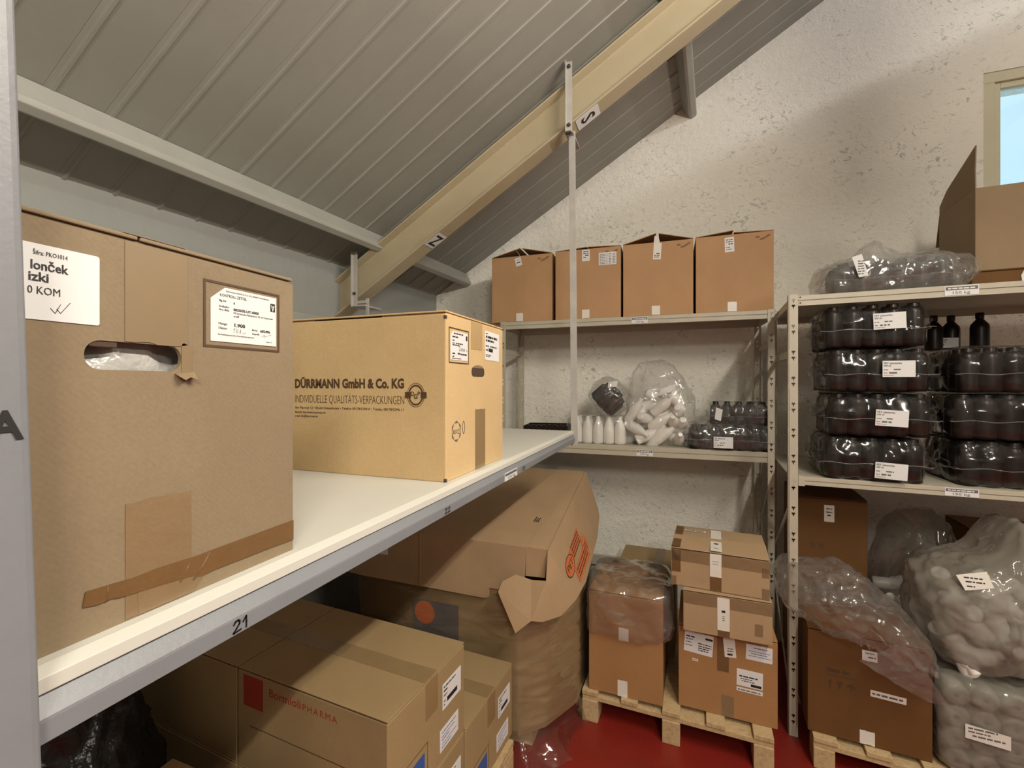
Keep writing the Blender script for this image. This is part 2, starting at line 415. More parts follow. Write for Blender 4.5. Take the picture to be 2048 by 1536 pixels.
# window
win=struct('window_1', MB().box(wx0-.004,wx1,3.205,3.27,wz1-.055,wz1).box(wx0-.004,wx0+.052,3.205,3.27,wz0,wz1-.055).box(wx1-.055,wx1,3.205,3.27,wz0,wz1-.055).box(wx0+.052,wx1-.055,3.205,3.27,wz0,wz0+.055).mesh('window_1',bevel=.003), M['frame_cream'])
put('sash', MB().box(wx0+.053,wx0+.083,3.222,3.262,wz0+.056,wz1-.056).box(wx1-.086,wx1-.056,3.222,3.262,wz0+.056,wz1-.056).box(wx0+.083,wx1-.086,3.222,3.262,wz1-.086,wz1-.056).box(wx0+.083,wx1-.086,3.222,3.262,wz0+.056,wz0+.086).mesh('sash',bevel=.003), M['frame_cream'], win)
put('pane', MB().box(wx0+.08,wx1-.083,3.240,3.244,wz0+.08,wz1-.083).mesh('pane'), M['pane'], win)

# tube lamps out of view: the aisle tube and two put in as fill
for i,(x,y,z,k) in enumerate(TUBES):
    t=thing('tube_lamp',['bare fluorescent tube lamp hanging over the aisle','fluorescent fill tube lamp hanging behind the photographer','fluorescent tube lamp put in as fill over the far side'][i],'lamp',(x,y,z),0,'tube lamps under the roof')
    put('tube', MB().lathe([(.016,-.6),(.018,-.59),(.018,.59),(.016,.6)],12,RX(R(90))).mesh('tube',smooth=False), emit('tube_light_%d'%i,TUBE_COL,TUBE*k), t)
    put('housing', MB().box(-.022,.022,-.63,.63,.035,.085).box(-.012,.012,-.63,-.60,-.02,.04).box(-.012,.012,.60,.63,-.02,.04).mesh('housing',bevel=.003), M['purlin'], t)
    zt=(roof_z(x,y) if x<RIDGE else roof_z(2*RIDGE-x,y)-.1)-z
    put('hanger', MB().tube([(0,-.45,.08),(0,-.45,zt)],.003,6).mesh('hanger'), M['galv'], t)
    put('hanger', MB().tube([(0,.45,.08),(0,.45,zt)],.003,6).mesh('hanger'), M['galv'], t)

x,y,z,e=UPLIGHT
t=thing('added_tray_lamp','added cool white tube lamp over a tilted tray that cuts its light, near the ridge','lamp',(x,y,z),0)
put('tube', MB().lathe([(.013,-.42),(.015,-.41),(.015,.41),(.013,.42)],12,RX(R(90))).mesh('tube'), emit('tube_light_cool',(.93,.97,1.0),e), t)
ta=math.atan(.34); tx=Vector((math.cos(ta),0,math.sin(ta))); tz=Vector((-math.sin(ta),0,math.cos(ta)))
put('cutoff_tray', MB().sweep([(-.62,-.022),(.10,-.022),(.10,-.018),(-.62,-.018)],(0,-.45,0),tx,tz,(0,.90,0)).mesh('cutoff_tray'), M['purlin'], t)  # tray shaped to give the gable wall its diagonal shadow edge
put('hanger', MB().tube([(.08,0,0),(.08,0,roof_z(min(x+.08,2*RIDGE-x-.08),y)-z)],.003,6).mesh('hanger'), M['galv'], t)

# ================================================================ shared builders
rng=random.Random(5)
def words_mesh(rows,seed=0):
    """rows: (x0,x1,y,h) -> word-like bars, one flat print mesh"""
    r=random.Random(seed); mb=MB()
    for x0,x1,y,h in rows:
        x=x0
        while x<x1-h*.6:
            w=min(x1-x,h*r.uniform(1.2,4.5)); mb.quad(x,y,x+w,y+h); x+=w+h*.55
    return mb.mesh('print')
class Carton:
    def __init__(s,name,label,cat,W,D,H,loc,rz=0.0,mat='card_brown',group=None,flaps=((0,0),(0,0)),t=.005,top=True,gap=.002,tent=None):
        s.W,s.D,s.H,s.t=W,D,H,t
        s.o=thing(name,label,cat,loc,rz,group)
        s.m=M[mat]
        x,y,z=W/2,D/2,H
        mb=MB()
        mb.box(-x,x,-y,-y+t,0,z).box(-x,x,y-t,y,0,z).box(-x,-x+t,-y+t,y-t,0,z).box(x-t,x,-y+t,y-t,0,z).box(-x+t,x-t,-y+t,y-t,0,t)
        me=MB().add([(-x,-y,0),(x,-y,0),(x,y,0),(-x,y,0),(-x,-y,z),(x,-y,z),(x,y,z),(-x,y,z),
                     (-x+t,-y+t,z),(x-t,-y+t,z),(x-t,y-t,z),(-x+t,y-t,z),(-x+t,-y+t,t),(x-t,-y+t,t),(x-t,y-t,t),(-x+t,y-t,t)],
                    [(0,3,2,1),(0,1,5,4),(1,2,6,5),(2,3,7,6),(3,0,4,7),(4,5,9,8),(5,6,10,9),(6,7,11,10),(7,4,8,11),(8,9,13,12),(9,10,14,13),(10,11,15,14),(11,8,12,15),(12,13,14,15)]).mesh('body',bevel=.0022)
        s.body=put('body',me,s.m,s.o)
        if tent:
            # side flaps pushed up into a tent, front and back flaps folded in below them
            fm=MB().box(-x+t,x-t,0,D/2-.004,0,t*.8).mesh('flap',bevel=.0012)
            put('flap',fm,s.m,s.o,T(0,-y+t*.5,z-t)@RX(-.12)); put('flap',fm,s.m,s.o,T(0,y-t*.5,z-t)@RZ(PI)@RX(-.12))
            lm=MB().box(0,W/2-.001,-y,y,0,t*.8).mesh('flap',bevel=.0012)
            put('flap',lm,s.m,s.o,T(-x,0,z)@RY(-tent[0])); put('flap',lm,s.m,s.o,T(x,0,z)@RZ(PI)@RY(-tent[1]))
            s.ztop=z
        elif top:
            # minor flaps (left/right) below, major flaps (front/back) on top
            (af,ab),(al,ar)=flaps
            fl=min(D/2,W/2)-.003
            lm=MB().box(0,fl,-y+t+.001,y-t-.001,0,t*.8).mesh('flap',bevel=.001)
            put('flap',lm,s.m,s.o,T(-x+t*.6,0,z-.0002)@RY(-al)); put('flap',lm,s.m,s.o,T(x-t*.6,0,z-.0002)@RZ(PI)@RY(-ar))
            fm=MB().box(-x,x,0,D/2-gap/2,0,t*.8).mesh('flap',bevel=.0012)
            put('flap',fm,s.m,s.o,T(0,-y,z+t*.8)@RX(af)); put('flap',fm,s.m,s.o,T(0,y,z+t*.8)@RZ(PI)@RX(ab))
            s.ztop=z+t*1.6
        else: s.ztop=z
    def fr(s,face,x,y,off=.0004,rot=0.0):
        W,D,H=s.W/2,s.D/2,s.H
        B={'F':((-W,-D,0),(1,0,0),(0,0,1)),'R':((W,-D,0),(0,1,0),(0,0,1)),'L':((-W,D,0),(0,-1,0),(0,0,1)),'T':((-W,-D,s.ztop),(1,0,0),(0,1,0))}[face]
        F=frame(*B); return F@T(x,y,off)@RZ(rot)
    def sticker(s,face,x,y,w,h,rows=None,mat='paper',rot=0.0,off=.0004,name='label',clip=0.0,label=None,seed=1,ink='ink'):
        """plate with lower-left at x,y on the face; rows in fractions of w,h"""
        poly=[(0,0),(w,0),(w,h),(clip,h),(0,h-clip*.85)] if clip else rrect(0,0,w,h,min(w,h)*.03,2)
        o=put(name,MB().prism(poly,.0006).mesh(name),M[mat],s.o,s.fr(face,x,y,off,rot))
        if label: o['label']=label
        if rows: put('print',words_mesh([(a*w,b*w,c*h,d*h) for a,b,c,d in rows],seed),M[ink],o,T(0,0,.0008))
        return o
    def tape(s,face,x,y,w,h,mat='tape_paper',rot=0.0,name='tape',off=.0003):
        n=8; r=random.Random(int(x*1000+y*777)); top=[(w-w*k/n,h+r.uniform(-.0012,.0012)) for k in range(n+1)]; bot=[(w*k/n,r.uniform(-.0012,.0012)) for k in range(n+1)]
        return put(name,MB().prism(bot+top,.0005).mesh(name),M[mat],s.o,s.fr(face,x,y,off,rot))

def blob(dims,seed=0,n=12,amp=.01,freq=9.0,power=4.0,shape=None,ridge=.0):
    """crumpled rounded block (film, bag): subdivided cube pushed to a superellipsoid; base at z=0"""
    bm=bmesh.new(); bmesh.ops.create_cube(bm,size=2.0)
    bmesh.ops.subdivide_edges(bm,edges=bm.edges,cuts=int(n*1.7),use_grid_fill=True)
    off=Vector((seed*3.17,seed*1.31,seed*.77))
    for v in bm.verts:
        p=v.co.copy(); l=(abs(p.x)**power+abs(p.y)**power+abs(p.z)**power)**(1/power); q=p/l
        w=Vector((q.x*dims[0]/2,q.y*dims[1]/2,q.z*dims[2]/2))
        nn=Vector((q.x/dims[0],q.y/dims[1],q.z/dims[2])).normalized()
        a=noise.noise(w*freq+off)+.5*noise.noise(w*freq*2.3+off)
        rg=0.0
        if ridge:
            for kf,ka in ((.8,1.0),(1.9,.55),(4.1,.28)): rg+=ka*(1-min(1,2.2*abs(noise.noise(w*freq*kf+off*(1+kf)))))
        w=w+nn*(a*amp+rg*ridge*.7)
        if shape: w=shape(w,q)
        w.z+=dims[2]/2
        v.co=w
    me=bpy.data.meshes.new('film'); bm.to_mesh(me); bm.free()
    me.polygons.foreach_set('use_smooth',[True]*len(me.polygons)); me.update()
    return me
def lathe_mesh(prof,seg=14,name='bottle'):
    me=MB().lathe(prof,seg).mesh(name)
    me.polygons.foreach_set('use_smooth',[len(p.vertices)==4 for p in me.polygons]); me.update(); return me
# ================================================================ A. the shelf hung from the roof beam (left)
X0=-.465
sh=thing('hanging_shelf','long white shelf board hung from the roof beam, with grey front rail','shelf',(-1.1,1.0,1.322))
I=inv(sh)
put('board', MB().sweep([(X0-.013,.0175),(X0+.0,.0125),(X0+.0,0),(-1.68,0),(-1.68,.0175)],(0,2.135,1.3575),(1,0,0),(0,0,1),(0,-2.75,0)).mesh('board',bevel=.0008),M['board_white'],sh,I)
rail=put('front_rail', MB().sweep([(-.482,.034),(-.469,.0338),(-.4585,.019),(-.458,.0165),(-.458,.0),(-.4605,-.001),(-.4605,-.0005),(-.482,-.0005)],(0,2.128,1.3225),(1,0,0),(0,0,1),(0,-2.74,0)).mesh('front_rail'),M['steel_grey'],sh,I)
put('rear_rail', MB().box(-1.68,-1.655,-.6,2.128,1.322,1.357).mesh('rear_rail',bevel=.001),M['steel_grey'],sh,I)
put('cross_rail', MB().box(-1.655,-.482,2.10,2.128,1.325,1.357).mesh('cross_rail',bevel=.001),M['steel_grey'],sh,I)
def railM(y,z): return frame((-.4578,y,z),(0,1,0),(0,0,1))
# handwritten bay numbers: pen strokes
def strokes(paths,r):
    mb=MB()
    for P in paths:
        for (ax,ay),(bx,by) in zip(P[:-1],P[1:]):
            d=Vector((bx-ax,by-ay)); n=Vector((-d.y,d.x)).normalized()*r; e=d.normalized()*r*.6
            mb.add([(ax-e.x+n.x,ay-e.y+n.y,0),(ax-e.x-n.x,ay-e.y-n.y,0),(bx+e.x-n.x,by+e.y-n.y,0),(bx+e.x+n.x,by+e.y+n.y,0)],[(0,1,2,3)])
    return mb.mesh('lettering')
two=[(.0,.72),(.12,.95),(.32,1.0),(.45,.85),(.42,.62),(.2,.3),(-.02,.03),(.02,.0),(.55,.06)]
one=[(.70,.62),(.95,1.0),(.96,.5),(.95,.0)]
three=[(.68,.92),(.9,1.0),(1.08,.86),(.98,.62),(.82,.56),(1.02,.48),(1.1,.25),(.95,.03),(.7,.06)]
sc=lambda P,sx,sy,dx=0:[((x+dx)*sx,y*sy) for x,y in P]
o=put('lettering',strokes([sc(two,.016,.0125),sc(one,.016,.0125)],.0012),M['ink'],sh,I@railM(.360,1.325)); o['label']='handwritten 21'
o=put('lettering',strokes([sc(two,.018,.0105),sc(two,.018,.0105,.72)],.0012),M['ink'],sh,I@railM(.842,1.326)); o['label']='handwritten 22'
o=put('lettering',strokes([sc(two,.020,.0105),sc(three,.020,.0105)],.0013),M['ink'],sh,I@railM(1.350,1.3265)); o['label']='handwritten 23'
ll=put('load_label',MB().prism(rrect(0,0,.105,.0235,.001,2),.0005).mesh('load_label'),M['paper'],sh,I@frame((-.4576,1.190,1.3225),(0,1,0),(0,0,1)))
put('print',MB().quad(.004,.0135,.101,.0205).mesh('print'),M['ink_grey'],ll,T(0,0,.0007))
lettering(ll,T(.022,.0025,.0007),'150 kg',.0115,M['ink'],width=.06)
# front post hung from the roof-beam clamp
post=put('hanger_post',MB().sweep([(-.016,0),(.016,0),(.016,.004),(-.012,.004),(-.012,.034),(-.016,.034)],(-.462,2.135,1.302),(1,0,0),(0,1,0),(-.012,.0,1.515)).mesh('hanger_post',bevel=.0008),M['steel_pole'],sh,I)
cl=put('roof_clamp',MB().box(-.500,-.470,2.118,2.123,2.80,3.145).box(-.500,-.495,2.102,2.118,2.80,3.145).box(-.500,-.462,2.10,2.26,2.795,2.802).mesh('roof_clamp',bevel=.0008),M['steel_pole'],sh,I)
put('bolt',MB().lathe([(.009,0),(.009,.008),(.006,.012)],6,T(-.484,2.118,3.12)@RX(R(90))).mesh('bolt'),M['dark_steel'],cl)
put('bolt',MB().lathe([(.009,0),(.009,.008),(.006,.012)],6,T(-.484,2.118,2.84)@RX(R(90))).mesh('bolt'),M['dark_steel'],cl)
put('bolt',MB().box(-.496,-.468,2.085,2.104,2.786,2.795).mesh('bolt'),M['dark_steel'],cl)
cl=put('roof_clamp',MB().box(-1.752,-1.722,2.118,2.123,2.04,2.36).box(-1.752,-1.747,2.100,2.118,2.04,2.36).box(-1.752,-1.66,2.10,2.26,2.042,2.050).mesh('roof_clamp',bevel=.0008),M['steel_pole'],sh,I)
put('bolt',MB().lathe([(.009,0),(.009,.008),(.006,.012)],6,T(-1.737,2.118,2.12)@RX(R(90))).mesh('bolt'),M['dark_steel'],cl)
put('hanger_post',MB().box(-1.672,-1.650,2.13,2.136,1.34,2.09).box(-1.672,-1.667,2.136,2.155,1.34,2.09).mesh('hanger_post',bevel=.0008),M['steel_pole'],sh,I)
put('hanger_arm',MB().box(-1.735,-1.66,2.124,2.132,2.062,2.078).mesh('hanger_arm'),M['steel_pole'],sh,I)
# the leaning grey upright with the letter A
up=put('upright',MB().sweep([(0,0),(.012,-.003),(.013,-.008),(.013,-.042),(.010,-.046),(0,-.048)],(-.4635,.2350,.0005),(1,0,0),(0,1,0),(0,-.0525,2.0)).mesh('upright',bevel=.0015),M['steel_grey'],sh,I)
put('upright_cap',MB().sweep([(0,0),(.012,-.003),(.013,-.008),(.013,-.042),(.010,-.046),(0,-.048)],(-.4645,.1815,1.872),(1.05,0,0),(0,1.02,0),(0,-.004,.16)).mesh('upright_cap',bevel=.001),M['steel_grey'],sh,I)
o=put('lettering',text_mesh('A',.029,width=.019,bold=.03,align='CENTER'),M['ink'],sh,I@frame((-.4495,.1775,1.5605),(0,1,0),(0,-.026,1))); o['label']='black letter A'

# ================================================================ B. the two cartons on the hanging shelf
# -- near carton with hand hole
W,D,H=.56,.372,.36
loc=(-.49-W/2,.100+D/2,1.375)
b1=Carton('cardboard_box','large tan cardboard box with hand hole and KONTROLL-ZETTEL label, nearest on the shelf','box',W,D,H,loc,0,'card_tan')
fx=lambda Y:Y-.100
fz=lambda Z:Z-1.375
# swap the plain right wall for one with a hand hole
x,y,t=W/2,D/2,.005
b1.body.data=MB().box(-x,x-t,-y,-y+t,0,H).box(-x,x-t,y-t,y,0,H).box(-x,-x+t,-y+t,y-t,0,H).box(-x+t,x-t,-y+t,y-t,0,t).mesh('body',bevel=.0015); b1.body.data.materials.append(M['card_tan'])
hx0,hx1,hz0,hz1=fx(.2425),fx(.3255),fz(1.613),fz(1.6395)
slot=rrect(hx0,hz0,hx1,hz1,.0125,6)
pm=plate_mesh(rrect(0,0,D,H,.0015,2),[slot],t); pm.materials.append(M['card_tan'])
put('side_panel',pm,M['card_tan'],b1.o,b1.fr('R',0,0,-t))
put('torn_edge',MB().box(hx0+.004,hx0+.026,hz1-.006,hz1-.0005,-.005,-.001).mesh('torn_edge',bevel=.001),M['core_hole_shade'],b1.o,b1.fr('R',0,0,0)@T(0,0,0))
bagm=blob((.30,.34,.312),3,14,.010,16,4.0,None,.016)
bagm.transform(T(0,0,.008))
o=put('plastic_liner',bagm,plain('liner',(.42,.41,.39),.2,.12,20,.9,22),b1.o,T(W/2-.175,0,0)); 
# paper tape over the top edge, ragged
tp=b1.tape('R',fx(.2735),fz(1.640),.0575,H-fz(1.640),'tape_paper')
b1.tape('R',fx(.3255),fz(1.612),.0105,.030,'tape_paper')
put('tape',MB().add([(0,0,0),(.020,.002,0),(.019,-.006,.008),(.012,-.004,.006),(.005,-.007,.009),(.0,-.002,.004)],[(0,1,2,3,4,5)]).mesh('tape'),M['tape_paper'],b1.o,b1.fr('R',fx(.3185),fz(1.611),.0008))
b1.tape('T',W-.06,fx(.2735),.06,.0575,'tape_paper')
b1.tape('R',fx(.274),.0015,.061,.110,'tape_clear')
up_=[(.243,1.417),(.262,1.416),(.279,1.4145),(.30,1.4155),(.34,1.414),(.372,1.4145),(.42,1.415),(.4718,1.4155)]
lo_=[(.4718,1.389),(.44,1.390),(.40,1.3905),(.36,1.391),(.345,1.3895),(.336,1.3935),(.31,1.3965),(.281,1.399),(.268,1.4005),(.262,1.4025),(.252,1.4015),(.241,1.404)]
put('tape',MB().prism([(fx(a),fz(b)) for a,b in up_+lo_],.0006).mesh('tape'),M['tape_brown'],b1.o,b1.fr('R',0,0,.0010))
put('tape',MB().prism([(fx(a),fz(b)) for a,b in ((.285,1.3765),(.335,1.3765),(.352,1.392),(.335,1.394),(.30,1.398),(.284,1.399))],.0005).mesh('tape'),M['tape_clear'],b1.o,b1.fr('R',0,0,.0007))
for p0,p1,w in (((.337,1.389),(.356,1.4135),.0012),((.323,1.392),(.333,1.409),.0008),((.258,1.401),(.2595,1.416),.0008)):
    mb=MB(); mb.tube([(fx(p0[0]),fz(p0[1]),0),(fx((p0[0]+p1[0])/2)+.001,fz((p0[1]+p1[1])/2),w*.4),(fx(p1[0]),fz(p1[1]),0)],w*.7,6)
    put('crease',mb.mesh('crease',smooth=True),M['tape_brown'],b1.o,b1.fr('R',0,0,.0014))
# left label
la=put('label',MB().prism(rrect(fx(.150),fz(1.6525),fx(.2535),fz(1.7145),.002,3),.0005).mesh('label'),M['paper'],b1.o,b1.fr('R',0,0,.0004)); la['label']='white label lettered lonček'
def bt(Y,Z,s,size,bold=.0,w=None,par=la): lettering(par,T(fx(Y),fz(Z),.0008),s,size,M['ink'],bold=bold,width=w)
bt(.2085,1.7055,'Šifra: PKO1014',.0052,0,.0220); bt(.2068,1.6935,'lonček',.0105,.02,.0240); bt(.2055,1.6840,'izki',.0105,.02,.0125); bt(.2050,1.6735,'0 KOM',.0090,0,.0205)
put('pen_mark',strokes([[(0,.004),(.003,.0),(.0065,.008)],[(.004,.004),(.0065,.0005),(.013,.0105)]],.00022),M['ink'],la,T(fx(.2195),fz(1.659),.0008))
# right label inside a printed frame
put('printed_frame',plate_mesh([(0,0),(.101,0),(.101,.0755),(0,.0755)],[[(.0028,.0028),(.0982,.0028),(.0982,.0727),(.0028,.0727)]],.0003),M['ink_brown'],b1.o,b1.fr('R',fx(.3485),fz(1.6412),.0003))
lb=b1.sticker('R',fx(.3565),fz(1.6485),.0875,.0625,None,clip=.017,label='KONTROLL-ZETTEL paper label')
def kt(x,y,s,size,bold=0,w=None,ink='ink'): lettering(lb,T(x,y,.0008),s,size,M[ink],bold=bold,width=w)
kt(.018,.0578,'Dürrmann GmbH & Co. KG, 85664 Hohenlinden',.0028,0,.058,'ink_grey')
kt(.0105,.0520,'KONTROLL-ZETTEL',.0046,0,.034); kt(.010,.0460,'Bg.-Nr.',.0034,0,.009); kt(.0275,.0450,'8',.0034,.02)
kt(.0095,.0395,'Artikelnr.',.0034,0,.013); kt(.0275,.0375,'0020/35-UT-0000',.0042,.03,.034); kt(.0095,.0358,'Art.-Bez.',.0034,0,.013); kt(.0275,.0338,'PP-Schraub-Flachdose 25 ml Unterteil',.0030,0,.054); kt(.0275,.0300,'weiß',.0032,0,.007)
kt(.0090,.0195,'Menge',.0038,0,.010); kt(.0275,.0188,'1.900',.0056,.03,.014); kt(.0090,.0145,'Datum',.0038,0,.010); kt(.052,.0165,'BA-Nr.',.0032,0,.008); kt(.0635,.0160,'602496',.0044,.03,.0145); kt(.052,.0120,'Geprüft',.0032,0,.010)
kt(.0085,.0075,'Bei Reklamationen bitte Kontrollzettel einsenden',.0024,0,.046,'ink_grey'); kt(.072,.0040,'Form. 11',.0022,0,.008,'ink_grey')
put('pen_mark',strokes([[(0,.004),(.002,.0055),(.001,.003),(.0005,.0)],[(.004,.0045),(.0035,.001),(.0055,.0005),(.0058,.004),(.004,.0045)],[(.008,.0005),(.0095,.005),(.009,.0)],[(.011,.0),(.016,.0015)]],.0002),M['ink_grey'],lb,T(.0275,.0115,.0008))
put('pen_mark',strokes([[(0,0),(.004,.003),(.003,.0),(.014,.004)]],.0002),M['ink_grey'],lb,T(.066,.0105,.0008))
lg=put('logo',MB().quad(0,0,.0072,.0105).mesh('logo'),M['ink'],lb,T(.0785,.0440,.0007))
put('logo',MB().add([(.001,.0085,0),(.002,.0085,0),(.0036,.0035,0),(.0052,.0085,0),(.0062,.0085,0),(.0040,.001,0),(.0032,.001,0)],[(0,1,2,6),(2,3,4,5,6)]).quad(.0026,.0062,.0046,.0072).mesh('logo'),M['paper'],lb,T(.0785,.0440,.0009))

# -- second carton, printed long side
W,D,H=.56,.357,.386
b2=Carton('cardboard_box','golden cardboard box printed DÜRRMANN GmbH & Co. KG, further along the shelf','box',W,D,H,(-.4945-W/2,.912+D/2,1.375),0,'card_gold')
gx=lambda X:X+.4945+W          # front face coordinate from world x
def ft(X,Z,s,size,bold=0,w=None): lettering(b2.o,b2.fr('F',gx(X),Z-1.375,.0003),s,size,M['ink_brown'],bold=bold,width=w)
ft(-.9395,1.5905,'DÜRRMANN GmbH & Co. KG',.0315,.045,.3330)
ft(-.9395,1.5515,'INDIVIDUELLE QUALITÄTS-VERPACKUNGEN',.0295,-.012,.3330)
ft(-.9390,1.5360,'Am Pfarrhof 12 • 85664 Hohenlinden • Telefon 08178/5294-0 • Telefax 08178/5294-11',.0085,.01,.3320)
ft(-.9390,1.5245,'Internet: http://www.duerrmann.de',.0080,.01,.100); ft(-.9390,1.5145,'e-mail: info@duerrmann.de',.0080,.01,.075)
lo=put('logo',plate_mesh(circle(0,0,.0330,32,.0290),[circle(0,0,.0275,32,.0235)],.0003),M['ink_brown'],b2.o,b2.fr('F',gx(-.5735),1.574-1.375,.0003)@Matrix.Diagonal((.70,.74,1,1))); lo['label']='round DGP company mark'
put('logo_ring',plate_mesh(circle(0,0,.0385,32,.0340),[circle(0,0,.0368,32,.0323)],.0003),M['ink_brown'],lo,T(0,0,0))
for x in (-.0415,.019): put('logo_band',MB().prism([(0,-.010),(.0225,-.010),(.0225,.010),(0,.010)],.0003).mesh('logo_band'),M['ink_brown'],lo,T(x,0,.0003))
lettering(lo,T(-.0195,-.002,.0003),'D',.019,M['ink_brown'],bold=.02); lettering(lo,T(.0065,-.002,.0003),'P',.019,M['ink_brown'],bold=.02); lettering(lo,T(-.0085,-.012,.0004),'G',.022,M['ink_brown'],bold=.02)
hy=lambda Y:Y-.912
put('printed_frame',plate_mesh([(0,0),(.106,0),(.106,.084),(0,.084)],[[(.003,.003),(.103,.003),(.103,.081),(.003,.081)]],.0003),M['ink_brown'],b2.o,b2.fr('R',hy(.926),1.649-1.375,.0003))
lb=b2.sticker('R',hy(.933),1.657-1.375,.092,.068,[(.18,.75,.90,.05),(.1,.45,.78,.05),(.1,.22,.66,.04),(.3,.7,.56,.05),(.1,.25,.56,.04),(.1,.5,.50,.04),(.1,.25,.20,.05),(.55,.95,.19,.06),(.1,.2,.10,.04),(.08,.6,.04,.03)],clip=.014,label='paper label with handwritten 2000',seed=4)
put('logo',MB().quad(0,0,.008,.012).mesh('logo'),M['ink'],lb,T(.081,.050,.0009))
put('pen_mark',strokes([[(0,.008),(.004,.011),(.007,.008),(.002,.0),(.009,.0)],[(.012,.005),(.011,.001),(.015,.0),(.017,.004),(.014,.006),(.012,.005)],[(.020,.005),(.019,.001),(.023,.0),(.025,.004),(.022,.006),(.020,.005)],[(.028,.005),(.027,.001),(.031,.0),(.033,.004),(.030,.006),(.028,.005)],[(.040,.0),(.044,.004),(.046,.0)]],.0006),M['ink'],lb,T(.042,.0235,.0009))
put('pen_mark',MB().prism(circle(0,0,.0024,12,.006),.0002).mesh('pen_mark'),M['ink'],lb,T(.042,.016,.0009))
b2.tape('R',hy(1.046),1.690-1.375,.070,H-(1.690-1.375),'tape_gold'); b2.tape('T',W-.07,hy(1.046),.07,.070,'tape_gold')
lb=b2.sticker('R',hy(1.133),1.667-1.375,.103,.080,[(.05,.2,.90,.03),(.05,.85,.76,.08),(.05,.62,.64,.07),(.05,.25,.46,.05),(.35,.8,.46,.05),(.05,.2,.32,.05),(.05,.4,.16,.03),(.05,.35,.11,.03)],label='small white printed label',seed=9,rot=-.02)
put('print',MB().quad(0,0,.030,.010).mesh('print'),M['ink'],lb,T(.025,.0235,.0009))
put('hand_hole_shade',MB().prism(rrect(0,0,.080,.0245,.011,4),.0006).mesh('hand_hole_shade'),M['core_hole_shade'],b2.o,b2.fr('R',hy(1.049),1.6195-1.375,.0002))  # dark plate painted as the shade inside the hand hole
put('torn_edge',MB().prism([(0,0),(.062,0),(.055,.006),(.030,.008),(.008,.006)],.0012).mesh('torn_edge'),M['card_tan'],b2.o,b2.fr('R',hy(1.058),1.6420-1.375,.0004))
b2.tape('R',hy(1.071),.002,.064,.156,'tape_soft')
rs=put('recycling_mark',plate_mesh([(.026*math.cos(R(30+60*k)),.026*math.sin(R(30+60*k))) for k in range(6)],[circle(0,0,.0225,6)],.0003),M['ink_grey'],b2.o,b2.fr('R',hy(.964),1.487-1.375,.0003))
lettering(rs,T(-.018,-.005,.0003),'RESY',.013,M['ink_grey'],width=.024); lettering(rs,T(.008,-.007,.0003),'2',.018,M['ink_grey'])
put('stamp',plate_mesh(circle(0,0,.016,20,.007),[circle(0,0,.0145,20,.0055)],.0003),M['ink'],b2.o,b2.fr('R',hy(1.003),1.493-1.375,.0003))
for z in (.004,.378):
    put('corner_hole_shade',MB().box(-.003,.003,-.003,.003,-.004,.004).mesh('corner_hole_shade'),M['core_hole_shade'],b2.o,T(W/2-.0028,-D/2+.0028,z))  # dark blocks stand in for the shade of small corner holes

# ================================================================ racks
SP=[(a*1.35,b*1.35) for a,b in ((0,.0085),(.003,.0095),(.0058,.0070),(.0050,.0035),(.0020,.0022),(.0012,-.004),(-.0012,-.004),(-.0020,.0022),(-.0050,.0035),(-.0058,.0070),(-.003,.0095))]
def perforated(w,h,pitch=.118,z0=.06):
    holes=[]; z=z0
    while z<h-.05:
        for dz in (0,.027): holes.append([(w/2+a,z+dz+b) for a,b in SP])
        z+=pitch
    return plate_mesh([(0,0),(w,0),(w,h),(0,h)],holes,.0018)
def upright(parent,x,y,h,sx,sy,w=.036):
    """angle post with corner at x,y; flanges run towards sx along x and sy along y"""
    key=(round(h,3),w)
    if key not in upright.cache: upright.cache[key]=perforated(w,h)
    me=upright.cache[key]
    u=put('upright',MB().box(0,.0022*sx,0,.0022*sy,0,h).mesh('upright'),M['rack_cream'],parent,T(x,y,0))
    put('flange',me,M['rack_cream'],u,frame((0 if sx>0 else -w,.0018 if sy>0 else 0,0),(1,0,0),(0,0,1)))
    put('flange',me,M['rack_cream'],u,frame((.0 if sx>0 else -.0018,w if sy>0 else 0,0),(0,-1,0),(0,0,1)))
    put('backing',MB().box(0,0,0,0,0,0).mesh('backing'),None,u) if False else None
    return u
upright.cache={}
def shelf(parent,x0,x1,y0,y1,z,h=.046,name='shelf'):
    b=put(name,MB().box(x0+.002,x1-.002,y0+.002,y1-.002,z-.006,z).mesh(name,bevel=.001),M['rack_cream'],parent)
    # folded front lip with a groove, rear lip, end lips
    pr=[(0,-h),(.004,-h),(.004,-h*.52),(.0065,-h*.50),(.004,-h*.48),(.004,-.0),(0,0),(-.0,-.0)]
    f=[(y0,-.001),(y0,-h*.45),(y0+.005,-h*.47),(y0+.005,-h*.53),(y0,-h*.55),(y0,-h),(y0+.012,-h),(y0+.012,-h+.002),(y0+.0055,-h+.002),(y0+.0055,-.006),(y0+.0055,-.001)]
    put('front_lip',MB().sweep(f,(x0,0,z),(0,1,0),(0,0,1),(x1-x0,0,0)).mesh('front_lip'),M['rack_cream'],b)
    put('rear_lip',MB().box(x0,x1,y1-.002,y1,z-h,z-.006).mesh('rear_lip'),M['rack_cream'],b)
    return b
